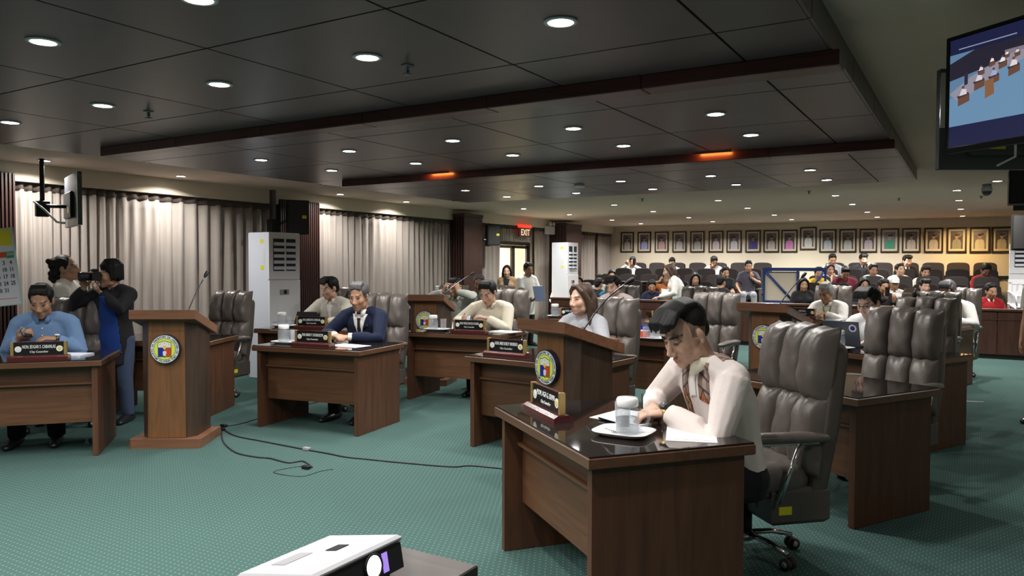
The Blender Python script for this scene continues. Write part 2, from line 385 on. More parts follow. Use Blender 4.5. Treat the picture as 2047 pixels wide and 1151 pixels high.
# dark dropped ceiling: panels of a grid with open joints
X0, X1, Y0, Y1 = -6.46, -.54, -2.5, 9.45
struct('ceiling_core', MB().box(X0+.01, X1-.01, Y0+.01, Y1-.01, SZ+.012, CZ), 'groove_black')
xs = [X0, -5.02, -3.91, -2.84, -1.84, -.90, X1]; ys = [Y0, -1.6, -.65, .3, 1.24, 2.17, 3.07, 4.23, 5.2, 6.25, 7.3, 8.15, 9.0, Y1]
dp = tag(empty('ceiling_panels'), kind='structure'); g = .006
for i in range(len(xs)-1):
    for j in range(len(ys)-1):
        MB().box(xs[i]+g, xs[i+1]-g, ys[j]+g, ys[j+1]-g, SZ, SZ+.016).build('panel', 'dark_panel', dp)
for j in range(len(ys)-1):       # side fascia, jointed with the panels
    for x in (X0, X1):
        MB().box(x-.008, x+.008, ys[j]+g, ys[j+1]-g, SZ+.003, CZ).build('fascia_panel', 'dark_panel', dp)
for i in range(len(xs)-1):
    MB().box(xs[i]+g, xs[i+1]-g, Y1-.008, Y1+.008, SZ+.003, CZ).build('fascia_panel', 'dark_panel', dp)
for k, (by, lab) in enumerate(((3.62, 'near'), (6.34, 'far'))):
    b = tag(empty('ceiling_beam', loc=(0, by, 0)), kind='structure')
    bx = [-5.95, -5.0, -4.1, -3.2, -2.3, -1.4, -.5]
    for i in range(6): MB().box(bx[i]+.002, bx[i+1]-.002, -.07, .07, BZ, SZ, ch=.004).build('board', 'beam_wood', b)

# recessed downlights, each with its own lamp
lamp_mesh = [None, None, None]
def downlight(x, y, z, label, group, mat='lamp_disc', power=None, col=(1, .97, .92)):
    o = empty('downlight', label, 'downlight', group, (x, y, z))
    if lamp_mesh[0] is None:
        lamp_mesh[0] = MB().lathe([(.066, 0), (.066, -.006), (.05, -.008), (.05, -.001)], 20).mesh('trim_ring'); lamp_mesh[0].materials.append(MATS['lamp_rim'])
        for i, mm in ((1, 'lamp_disc'), (2, 'lamp_warm')):
            lamp_mesh[i] = MB().lathe([(.0505, -.0045), (.0505, -.006), (0, -.0075)], 20).mesh('diffuser'); lamp_mesh[i].materials.append(MATS[mm])
    for nme, me in (('trim_ring', lamp_mesh[0]), ('diffuser', lamp_mesh[1 if mat == 'lamp_disc' else 2])):
        c = bpy.data.objects.new(nme, me); COL.objects.link(c); c.parent = o
    l = bpy.data.lights.new('lamp', 'AREA'); l.shape = 'DISK'; l.size = .095; l.energy = power or (LAMP_W*2.5 if (z > CZ-.06 and y > 10.5) else LAMP_W); l.color = col; l.spread = R(150)
    lo = bpy.data.objects.new('lamp', l); COL.objects.link(lo); lo.parent = o; lo.location = (0, 0, -.012)
    return o
lx = [-5.4, -4.36, -3.33, -2.33, -1.36]
def row(xsl, y, z, desc, group, **k):
    n = len(xsl)
    for i, x in enumerate(sorted(xsl)):
        downlight(x, y, z, 'round downlight, %s from left in %s' % (ORD[i], desc), group, **k)
gD = 'downlights in the dark panelled ceiling'; gC = 'downlights in the cream ceiling'
row(lx, -1.0, SZ, 'the dark ceiling row behind the viewer', gD); row(lx, .4, SZ, 'the dark ceiling row overhead', gD)
row(lx, 1.75, SZ, 'the dark ceiling row at the top of the picture', gD)
row(lx, 2.62, SZ, 'the dark ceiling row before the near beam', gD)
row(lx, 4.68, SZ, 'the dark ceiling row just past the near beam', gD)
row(lx, 5.55, SZ, 'the dark ceiling row before the far beam', gD)
row(lx, 7.86, SZ, 'the dark ceiling row past the far beam', gD)
row(lx, 8.85, SZ, 'the last row of the dark ceiling', gD)
cxs = [-7.2, -5.37, -3.55, -1.78]
row(cxs+[-.2], 12.4, CZ, 'the cream ceiling row nearest the dark panels', gC)
row(cxs+[-.2], 14.3, CZ, 'the second cream ceiling row', gC)
row(cxs+[-.2], 16.5, CZ, 'the third cream ceiling row', gC)
row(cxs, 18.3, CZ, 'the cream ceiling row by the portraits', gC, power=LAMP_W*4.2)
downlight(-.19, 18.8, CZ, 'warm yellow recessed downlight by the portraits, at the right', gC, 'lamp_warm', 26, (1, .66, .28))
downlight(.24, 10.8, CZ-.045, 'single round downlight beside the black loudspeaker at the ceiling', gC)
downlight(1.4, 14.3, CZ, 'round downlight over the right end of the gallery', gC)
downlight(1.4, 6.5, CZ-.045, 'round downlight in the right-hand ceiling strip', gC, power=LAMP_W*.7); downlight(1.4, 2.6, CZ-.045, 'round downlight above the right-hand aisle', gC, power=LAMP_W*1.0)
for i, y in enumerate((1.2, 4.26, 5.83, 8.52, 10.08)):
    downlight(-8.12, y, CZ, 'round downlight washing the curtain pelmet, %s from the left' % ORD[i], 'curtain wall washers', power=LAMP_W*1.7)
# amber strips tucked against the far beam
for i, x in enumerate((-4.62, -1.83)):
    o = empty('amber_lamp', 'amber strip lamp glowing on the far ceiling beam, %s one' % ('left', 'right')[i], 'lamp', 'amber beam lamps', (x, 6.21, SZ))
    MB().box(-.16, .16, -.008, .0, -.014, 0).build('housing', 'dark_panel', o)
    l = bpy.data.lights.new('lamp', 'AREA'); l.shape = 'RECTANGLE'; l.size = .26; l.size_y = .01; l.energy = .5; l.color = (1, .3, .06)
    lo = bpy.data.objects.new('lamp', l); COL.objects.link(lo); lo.parent = o; lo.location = (0, .004, -.008); lo.rotation_euler = (R(70), 0, 0)
# sprinkler heads and a smoke detector
def sprinkler(x, y, z, lab):
    o = empty('sprinkler', lab, 'sprinkler', 'ceiling sprinklers', (x, y, z))
    MB().lathe([(.03, 0), (.03, -.004), (.01, -.006), (.01, -.03), (.004, -.032), (.004, -.04)], 12).build('body', 'steel_dark', o)
    MB().lathe([(.022, -.04), (.022, -.043), (0, -.044)], 12).build('deflector', 'steel_dark', o)
for x, y, z, lab in ((-2.27, 2.83, SZ, 'sprinkler head beside the downlight left of the near beam'), (-4.3, 2.87, SZ, 'sprinkler head near the left end of the near beam'),
                     (-7.1, 4.75, CZ, 'sprinkler head in the cream strip above the left TV'), (-7.1, 7.1, CZ, 'sprinkler head in the cream strip before the second curtain'),
                     (-7.1, 10.0, CZ, 'sprinkler head in the cream strip above the dark pillar'), (-4.5, 11.5, CZ, 'sprinkler head just past the dark ceiling, left of two'),
                     (-2.0, 11.5, CZ, 'sprinkler head just past the dark ceiling, right of two'), (-1.0, 13.4, CZ, 'sprinkler head over the middle of the gallery'), (.1, 13.6, CZ, 'sprinkler head near the dome camera')):
    sprinkler(x, y, z, lab)
o = empty('smoke_detector', 'white round smoke detector on the dark ceiling past the far beam', 'detector', None, (-3.9, 8.0, SZ))
MB().lathe([(.06, 0), (.06, -.02), (.045, -.04), (0, -.045)], 20).build('body', 'white_plastic', o); MB().lathe([(.03, -.043), (.028, -.052), (0, -.054)], 16).build('cap', 'lamp_rim', o)

# curtains (pleated sheets) with a gathered heading
def curtain(y0, y1, label, zt=2.36, zb=.03, seed=0, x=WX-.09):
    rnd = random.Random(seed); o = empty('curtain', label, 'curtain', 'grey curtains along the wall', (x, y0, 0)); L = y1-y0
    n = max(12, int(L/.012)); ph = 0; P = []
    for i in range(n+1):
        ph += 2*math.pi*(.012/.118)*(1+.35*math.sin(i*.013+seed)+.25*rnd.uniform(-1, 1)); P.append(ph)
    zs = [zb]+[z for z in (.5, 1.0, 1.5, 1.9, 2.15) if z > zb+.05]+[zt-.09]; vs = []
    for z in zs:
        amp = .030*(.75+.25*(z-zb)/2.0) if z < 2.2 else .028
        for i in range(n+1):
            yy = L*i/n+.012*math.sin(P[i]*2+z)*.4
            vs.append((amp*math.sin(P[i]+.25*math.sin(z*1.3+seed))+.008*math.sin(P[i]*.37+z*2), yy, z))
    fs = [(a*(n+1)+i, (a+1)*(n+1)+i, (a+1)*(n+1)+i+1, a*(n+1)+i+1) for a in range(len(zs)-1) for i in range(n)]
    mb = MB(); mb.add(vs, fs, 0, True); d = mb.build('drape', 'curtain', o)
    m = d.modifiers.new('thickness', 'SOLIDIFY'); m.thickness = .004
    vs = []
    for z in (zt-.1, zt-.05, zt):
        for i in range(n+1): vs.append((.006+.022*math.sin(P[i])*(1 if z < zt-.04 else .6), L*i/n, z))
    fs = [(a*(n+1)+i, (a+1)*(n+1)+i, (a+1)*(n+1)+i+1, a*(n+1)+i+1) for a in range(2) for i in range(n)]
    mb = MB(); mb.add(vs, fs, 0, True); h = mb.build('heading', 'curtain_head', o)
    m = h.modifiers.new('thickness', 'SOLIDIFY'); m.thickness = .006
    return o
curtain(FY+.1, 3.75, 'grey pleated curtain behind the calendar, far left', seed=1)
curtain(4.16, 7.66, 'grey pleated curtain behind the two standing men', seed=2)
curtain(8.5, 12.02, 'grey pleated curtain between the slatted pillar and the dark pillar', seed=3)
curtain(12.98, 13.74, 'narrow grey curtain beside the door with the woman', seed=4)
curtain(15.26, 16.62, 'grey curtain between the door and the standing air conditioner', seed=5)
curtain(17.6, 18.55, 'grey curtain right of the far dark pillar', seed=6); curtain(18.72, 19.55, 'last grey curtain in the room corner', seed=7)
curtain(13.8, 15.18, 'short grey valance above the glass door behind the exit sign', seed=8, zb=2.0)

# slatted pillars: each slat its own board
def slat_pillar(name, y0, y1, x1, label, n, zt=2.42, side=True):
    o = tag(empty(name, loc=(WX, y0, 0)), label, kind='structure')
    MB().box(-.17, x1-WX-.012, .006, y1-y0-.006, 0, zt).build('core', 'groove_black', o)
    sw = (y1-y0)/n
    me = MB().box(0, .018, .004, sw*.62, 0, zt-.01).mesh('slat'); me.materials.append(MATS['slat_wood'])
    for i in range(n):
        c = bpy.data.objects.new('slat', me); COL.objects.link(c); c.parent = o; c.location = (x1-WX-.014, sw*i+sw*.15, 0)
    m = 5; dx = (x1-WX+.14)/m
    me2 = MB().box(.002, dx*.62, -.006, .008, 0, zt-.01).mesh('slat'); me2.materials.append(MATS['slat_wood'])
    for i in range(m):
        c = bpy.data.objects.new('slat', me2); COL.objects.link(c); c.parent = o; c.location = (-.14+dx*i, 0, 0)
    return o
slat_pillar('pillar', 3.8, 4.13, WX+.08, 'red-brown slatted pillar behind the calendar', 9)
slat_pillar('pillar', 7.68, 8.46, WX+.02, 'red-brown slatted pillar behind the white air conditioner', 20)
def dark_pillar(y0, y1, x1, label):
    o = tag(empty('pillar', loc=(WX, y0, 0)), label, kind='structure')
    MB().box(-.17, x1-WX-.012, .012, y1-y0, 0, 2.44).build('core', 'partition_wood', o)
    MB().box(x1-WX-.012, x1-WX+.012, 0, y1-y0, 0, 2.40, ch=.003).build('face_board', 'slat_wood', o)
    MB().box(-.1, x1-WX+.025, -.012, y1-y0+.01, 2.40, 2.46, ch=.003).build('cap_board', 'slat_wood', o)
    m = 6; dx = (x1-WX+.1)/m
    me = MB().box(.004, dx*.6, -.01, .012, 0, 2.39).mesh('slat'); me.materials.append(MATS['slat_wood'])
    for i in range(m):
        c = bpy.data.objects.new('slat', me); COL.objects.link(c); c.parent = o; c.location = (-.1+dx*i, 0, 0)
    return o
dark_pillar(11.95, 12.58, WX+.25, 'dark wooden pillar with light switches')
dark_pillar(15.95, 16.75, WX+.38, 'far dark wooden pillar behind the second air conditioner')
o = empty('light_switch', 'pair of cream light switch plates on the dark pillar', 'light switch', None, (WX+.265, 12.44, 1.22))
for dy in (-.05, .05): MB().box(0, .008, dy-.042, dy+.042, -.075, .075, ch=.002).build('plate', 'picture_mat', o)
for dy in (-.05, .05): MB().box(.008, .012, dy-.015, dy+.015, -.03, .03).build('rocker', 'white_plastic', o)

# gallery: stepped platforms, wooden front, blue railing, dado
RB = [16.0, 17.0, 18.0, 19.0]; RZ = [.06, .19, .33, .47]
for i in range(4):
    struct('platform_%d' % (i+1), MB().box(WX+.02, RX-.02, RB[i]-.55, (RB[i]+.45 if i < 3 else BY), 0, RZ[i]), 'carpet')
pt = tag(empty('partition', loc=(0, 14.4, 0)), 'reddish wooden panelled front of the gallery', kind='structure')
px0, px1 = -7.7, 1.6
MB().box(px0, px1, .03, .07, .06, .76).build('core', 'partition_wood', pt)
MB().box(px0, px1, -.03, .16, .76, .80, ch=.006).build('rail', 'partition_wood', pt)
MB().box(px0, px1, .04, .08, 0, .06).build('plinth', 'groove_black', pt)
n = 15; wd = (px1-px0)/n
me = MB().box(.008, wd-.008, 0, .03, .07, .755, ch=.006).mesh('panel'); me.materials.append(MATS['partition_wood'])
for i in range(n):
    c = bpy.data.objects.new('panel', me); COL.objects.link(c); c.parent = pt; c.location = (px0+i*wd, 0, 0)
MB().box(px0, px1, -.012, .0, .62, .64).build('moulding', 'partition_wood', pt)
struct('trim_2', MB().box(-3.2, 1.6, BY-.03, BY, 1.20, 1.27), 'groove_black')
rl = empty('railing', 'blue metal railing with diagonal braces between the gallery seat blocks', 'railing', None, (-3.12, 16.40, 0))
rw = .62
MB().box(-rw, rw, -.03, .03, 1.37, 1.44).build('top_rail', 'rail_blue', rl); MB().box(-rw, rw, -.03, .03, .70, .76).build('bottom_rail', 'rail_blue', rl)
for x in (-rw, 0.05, rw-.04): MB().box(x, x+.04, -.02, .02, .16, 1.4).build('post', 'rail_blue', rl)
for s in (-1, 1): MB().tube([(s*rw*.95, 0, 1.38), (s*.07+.07, 0, .74)], .024, 6).build('brace', 'rail_blue', rl)
struct('wall_gallery', MB().box(-3.72, -3.02, 16.44, 16.455, .16, 1.36), 'cream_wall')

ct = empty('wooden_counter', 'reddish wooden stepped counter in the left gallery block', 'counter', None, (-6.95, 16.45, .19))
MB().box(-.65, .65, -.03, .03, 0, .9).build('front_board', 'partition_wood', ct); MB().box(-.68, .68, -.08, .08, .9, .93, ch=.005).build('top_board', 'partition_wood', ct)
MB().box(-.66, .66, -.05, -.03, .62, .66).build('ledge', 'partition_wood', ct); MB().box(-.66, .66, -.05, -.03, .3, .34).build('lower_ledge', 'partition_wood', ct)
# ------------------------------------------------------------------ desks
DW, DD, DH = 1.15, .76, .75
def make_desk():
    o = empty('desk', 'desk', 'desk', 'wooden councillor desks')
    a, b = DW/2, DD/2
    MB().box(-a, a, -b, b, DH-.052, DH-.008, ch=.004).build('worktop', 'top_wood', o)
    MB().box(-a+.004, a-.004, -b+.004, b-.004, DH-.008, DH, ch=.002).build('glass_sheet', 'desk_glass', o)
    for s in (-1, 1):
        x0 = s*(a-.035); x1 = s*(a-.075)
        MB().box(min(x0, x1), max(x0, x1), -b+.03, b-.03, 0, DH-.052, ch=.003).build('side_panel', 'desk_side', o)
    MB().box(-a+.075, a-.075, -b+.13, -b+.155, .25, DH-.052).build('modesty_panel', 'desk_wood', o)
    MB().box(-a+.075, a-.075, -b+.10, -b+.13, DH-.20, DH-.185).build('moulding', 'desk_wood', o)
    dr = MB().box(a-.5, a-.09, b-.05, b-.03, DH-.18, DH-.06, ch=.003).build('drawer', 'desk_wood', o)
    MB().tube([(a-.35, b-.02, DH-.12), (a-.24, b-.02, DH-.12)], .006, 6).build('handle', 'chrome', dr)
    return o
DESKS = {  # x, y, angle of the front edge
 'A': (-6.40, 3.23, 48.4, 'wooden desk of the man in the light blue shirt, cut by the left edge'),
 'B': (-6.93, 4.80, 29.0, 'wooden desk behind the nearest lectern, with an empty chair'),
 'C': (-5.10, 5.20, 9.0, 'wooden desk of the man in the navy suit'),
 'D': (-6.62, 6.52, 18.0, 'wooden desk of the young man in the grey vest, beside the air conditioner'),
 'E': (-4.84, 7.04, 8.7, 'wooden desk of the man reading papers'),
 'F': (-2.92, 5.45, -5.0, 'wooden desk behind the middle lectern, of the long-haired woman'),
 'G': (-1.44, 3.29, -39.5, 'large nearest desk with the white cup tray, in front of the writing man'),
 'H': (-.84, 5.21, -29.6, 'dark desk with an empty tufted chair, right of the writing man'),
 'I': (-2.96, 7.45, -9.0, 'desk with a white tray and empty chair behind the writing man'),
 'J': (-4.62, 9.72, 3.0, 'desk of the man in the pale pink shirt, far centre'),
 'K': (-3.32, 9.72, -6.0, 'far desk with two dark nameplates behind the writing man'),
 'L': (-1.98, 11.45, -12.0, 'desk of the grey-haired man in the white jacket'),
 'M': (-.66, 7.3, -26.0, 'desk with the open laptop behind the empty tufted chair'),
 'N': (-.80, 9.10, -23.0, 'desk mostly hidden by two grey chair backs at the right'),
 'O': (-.60, 11.00, -20.5, 'farthest desk at the right, beside the gallery front'),
 'Q': (-3.75, 11.65, -6.0, 'far desk under the nameplate beside the standing woman in white'),
 'P': (-6.78, 8.35, 14.0, 'desk mostly hidden behind the far left lectern'),
}
dproto = make_desk(); dused = [False]
def dl(k, a, b, z=0.):
    x, y, t = DESKS[k][:3]; c, s = math.cos(R(t)), math.sin(R(t)); return (x+a*c-b*s, y+a*s+b*c, z)
def da(k): return R(DESKS[k][2])
for k, (x, y, t, lab) in DESKS.items(): place(dproto, dused, (x, y, 0), R(t), lab)

# ------------------------------------------------------------------ nameplates
def disc(mb, c, r, y0, y1, n=20, M=None, mi=0):
    mb.prism([(c[0]+r*math.cos(2*math.pi*i/n), c[1]+r*math.sin(2*math.pi*i/n)) for i in range(n)], y0, y1, 'Y', mi, M)
    return mb
def nameplate(loc, rz, line1, line2, label, tilt=True):
    o = empty('nameplate', label, 'nameplate', 'desk nameplates', loc, rz)
    b = MB(); b.prism([(-.05, 0), (.05, 0), (.05, .022), (.028, .034), (-.028, .034), (-.05, .022)], -.205, .205, 'X'); b.build('base', 'plate_base', o)
    pl = MB().box(-.17, .17, -.008, .008, .034, .134).build('plate', 'plate_black', o)
    for s in (-1, 1): MB().box(min(s*.17, s*.19), max(s*.17, s*.19), -.014, .014, .034, .138, ch=.002).build('end_post', 'gold', o)
    MB().box(-.17, .17, -.0085, .0085, .132, .136).build('top_edge', 'plate_base', o)
    for tx, sz, zz, wdt in ((line1, .036, .098, .225), (line2, .022, .06, .125)):
        if not tx: continue
        me = text_mesh(tx, sz, -wdt); c = link('lettering', me, 'letter_white', pl); c.location = (0, -.009, zz); c.rotation_euler = (R(90), 0, 0)
    for s in (-1, 1):
        mb = disc(MB(), (s*.14, .082), .023, -.010, -.006, 18); sl = mb.build('seal', 'seal_white', pl)
        disc(MB(), (s*.14, .082), .013, -.0112, -.0098, 14).build('emblem', 'seal_ring' if s < 0 else 'seal_sun', pl)
    return o
CC = 'City Councilor'
PL = [('A', .12, -.24, 'HON. EDGAR S. CABANLAS', CC, 'black nameplate on the desk of the light blue shirt man'),
      ('C', -.02, -.22, 'HON. MARKO T. RODRIGUEZ IV', CC, 'black nameplate in front of the navy suit man'),
      ('D', 0.06, -.2, 'HON. JAMESON R. PASCUAL', CC, 'black nameplate of the young man in the grey vest'),
      ('E', .15, -.2, 'HON. PAOLO NICOLO GAANE', CC, 'black nameplate in front of the man reading papers'),
      ('F', -.26, -.23, 'HON. IMEE ROSE P. MORENO', CC, 'black nameplate left of the middle lectern'),
      ('G', -.24, -.22, 'HON. AGA G. SUAN', CC, 'large black nameplate on the nearest desk'),
      ('J', -.12, -.2, 'HON. AL P. LEGASPI', CC, 'far nameplate with yellow end posts before the pink shirt man'),
      ('K', -.05, -.22, 'HON.', CC, 'nearer of two far nameplates beside the writing man\'s hair'),
      ('L', .0, -.2, 'HON.', CC, 'nameplate before the grey-haired man in white'),
      ('P', .26, -.2, 'HON.', CC, 'nameplate half hidden behind the far left lectern')]
for k, a, b, l1, l2, lab in PL: nameplate(dl(k, a, b, DH), da(k), l1, l2, lab)
nameplate(dl('Q', -.15, -.24, DH), da('Q'), 'HON.', CC, 'far nameplate beside the standing woman in white')

# ------------------------------------------------------------------ lecterns
SEAL_W, SEAL_D = .52, .50
def make_lectern():
    o = empty('lectern', 'lectern', 'lectern', 'wooden lecterns with the city seal')
    # plinth: chamfered corners
    def oct_(wx, y0, y1, c): return [(-wx+c, y0), (wx-c, y0), (wx, y0+c), (wx, y1), (-wx, y1), (-wx, y0+c)]
    MB().prism(oct_(.285, -.26, .24, .02), 0, .075).build('plinth', 'lectern_slab', o)
    # body, tapering slightly to the top
    def ring(z, wx, wf, y0, y1): return [(-wf, y0, z), (wf, y0, z), (wx, y0+.075, z), (wx, y1, z), (-wx, y1, z), (-wx, y0+.075, z)]
    b = MB(); b.add(ring(.075, .215, .155, -.2, .19)+ring(1.06, .225, .15, -.185, .16), [(i, (i+1) % 6, 6+(i+1) % 6, 6+i) for i in range(6)]+[(6, 7, 8, 9, 10, 11), (5, 4, 3, 2, 1, 0)])
    # keep the lid of the body under the sloping top
    v = b.v
    for i in range(6, 12): v[i] = (v[i][0], v[i][1], 1.05-.32*(v[i][1]+.25))
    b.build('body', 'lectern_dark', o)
    f = MB(); y = -.204
    f.add([(-.15, -.205, .078), (.15, -.205, .078), (.142, -.191, 1.035), (-.142, -.191, 1.035), (-.15, -.19, .078), (.15, -.19, .078), (.142, -.176, 1.035), (-.142, -.176, 1.035)],
          [(0, 1, 2, 3), (1, 5, 6, 2), (3, 2, 6, 7), (4, 0, 3, 7), (5, 4, 7, 6), (4, 5, 1, 0)])
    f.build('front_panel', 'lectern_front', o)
    # sloping top
    x = SEAL_W/2; t = MB()
    t.prism([(-.28, 1.045), (.24, .885), (.24, .955), (-.28, 1.12)], -x, x, 'X'); t.build('reading_top', 'lectern_slab', o, bevel=.004)
    MB().box(-x+.03, x-.03, .2, .225, .965, .985).build('paper_ledge', 'lectern_slab', o)
    # seal
    zc, r = .80, .118; yf = -.202
    s = disc(MB(), (0, zc), r, yf-.03, yf+.012, 40).build('seal', 'seal_rim', o)
    def d(n, rr, d0, d1, m, nn=40): disc(MB(), (0, zc), rr, yf-d0, yf-d1, nn).build(n, m, s)
    d('outer_ring', r*.95, .0315, .028, 'seal_ring'); d('thin_ring', r*.735, .0325, .03, 'seal_green'); d('yellow_field', r*.70, .0335, .03, 'seal_yellow')
    def sh(n, poly, dep, m): MB().prism([(px*r, zc+pz*r) for px, pz in poly], yf-dep, yf-.03, 'Y').build(n, m, s)
    sh('shield_border', [(-.46, -.54), (-.06, -.54), (0, -.6), (.06, -.54), (.46, -.54), (.46, .5), (.3, .5), (0, .6), (-.3, .5), (-.46, .5)], .0345, 'seal_green')
    sh('shield_white', [(-.42, .12), (.42, .12), (.42, .44), (.25, .46), (0, .55), (-.25, .46), (-.42, .44)], .0355, 'seal_white')
    sh('shield_blue', [(-.42, -.5), (-.02, -.5), (-.02, -.05), (-.14, .12), (-.42, .12)], .0355, 'seal_blue')
    sh('shield_red', [(.02, -.5), (.42, -.5), (.42, .12), (.14, .12), (.02, -.05)], .0355, 'seal_red')
    sh('sun_triangle', [(-.14, .12), (0, -.05), (.14, .12), (.1, .24), (-.1, .24)], .0362, 'seal_sun')
    sh('jar', [(-.1, -.44), (.08, -.46), (.14, -.2), (.1, -.12), (-.08, -.12), (-.12, -.2)], .0365, 'seal_ring')
    for px, pz in ((-.3, .34), (0, .42), (.3, .34)):
        sh('star', [(px+(.07 if i % 2 == 0 else .03)*math.sin(i*math.pi/5), pz+(.07 if i % 2 == 0 else .03)*math.cos(i*math.pi/5)) for i in range(9, -1, -1)], .0362, 'seal_sun')
    # lettering round the ring
    tx = bpy.data.meshes.new('lettering'); bm = bmesh.new()
    def arc(string, a0, a1, flip):
        n = len(string)
        for i, ch in enumerate(string):
            if ch == ' ': continue
            a = R(a0+(a1-a0)*(i+.5)/n); me = text_mesh(ch, .022, 1.0, .0006)
            rr = r*.84; M = Matrix.Translation((rr*math.sin(a), yf-.0322, zc+rr*math.cos(a))) @ Matrix.Rotation(a+(math.pi if flip else 0), 4, 'Y') @ Matrix.Rotation(R(90), 4, 'X')
            me.transform(M); bm.from_mesh(me); bpy.data.meshes.remove(me)
    arc('MOLUPYO SA DAKBAYAN SA CAGAYAN DE ORO', -143, 143, False); arc('* PILIPINAS *', 218, 142, True)
    bm.to_mesh(tx); bm.free(); link('lettering', tx, 'letter_black', s)
    return o
lproto = make_lectern(); lused = [False]
LECT = [(-5.69, 4.02, 34.0, 'nearest left wooden lectern with the round city seal, beside the light blue shirt man'),
        (-5.84, 7.72, 20.0, 'far lectern in front of the man holding his glasses'),
        (-2.33, 4.68, -24.0, 'middle lectern with microphone behind the nearest nameplate'),
        (-1.63, 7.70, -17.0, 'right lectern behind the writing man\'s empty chair')]
for x, y, t, lab in LECT: place(lproto, lused, (x, y, 0), R(t), lab)
def gooseneck(loc, tip, label, bend=.06, base=True):
    o = empty('microphone', label, 'microphone', 'gooseneck microphones', loc)
    d = Vector(tip)-Vector(loc); p = []
    for i in range(9):
        t = i/8; q = d*t; q.z += bend*math.sin(t*math.pi); p.append(q)
    MB().lathe([(.028, 0), (.028, .012), (.012, .018), (.008, .03)], 14).build('base', 'black_plastic', o)
    MB().tube(p, .0055, 6).build('gooseneck', 'steel_dark', o)
    dd = (p[-1]-p[-2]).normalized()
    MB().tube([p[-1]-dd*.005, p[-1]+dd*.02, p[-1]+dd*.05], [.01, .017, .015], 10, round_caps=True).build('capsule', 'black_plastic', o)
    return o

# ------------------------------------------------------------------ tufted office chair
def puff(cx, cz, wx, wz, t, y0, lean, seed, name='cushion'):
    """one stuffed back cushion; front towards -y"""
    rnd = random.Random(seed); n, m = 14, 14; vs = []
    for i in range(n+1):
        for j in range(m+1):
            u = -1+2*i/n; v = -1+2*j/m
            s = (1-abs(u)**3.2)*(1-abs(v)**3.4); b = max(0, s)**.5
            # radial creases running from the seams
            cr = .010*(abs(u)**2)*math.sin(v*9+seed*1.7)+.008*(abs(v)**2)*math.sin(u*8+seed)
            cr += .006*math.sin(u*5+v*7+seed*2.3)*(abs(v)+.2)
            vs.append((cx+u*wx*(1+.02*math.sin(v*6+seed)), -(t*b+cr*b), cz+v*wz*(1+.02*math.sin(u*5+seed))))
    fs = [(i*(m+1)+j, (i+1)*(m+1)+j, (i+1)*(m+1)+j+1, i*(m+1)+j+1) for i in range(n) for j in range(m)]
    # back skin
    o = len(vs); vs += [(x, .01, z) for x, y, z in vs]
    fs += [(o+f[3], o+f[2], o+f[1], o+f[0]) for f in fs]
    ring = [i*(m+1) for i in range(n+1)]+[n*(m+1)+j for j in range(1, m+1)]+[i*(m+1)+m for i in range(n-1, -1, -1)]+[j for j in range(m-1, 0, -1)]
    fs += [(ring[(k+1) % len(ring)], ring[k], o+ring[k], o+ring[(k+1) % len(ring)]) for k in range(len(ring))]
    mb = MB(); M = Matrix.Translation((0, y0, .5)) @ Matrix.Rotation(-lean, 4, 'X') @ Matrix.Translation((0, 0, -.5))
    mb.add(vs, fs, 0, True, M); return mb
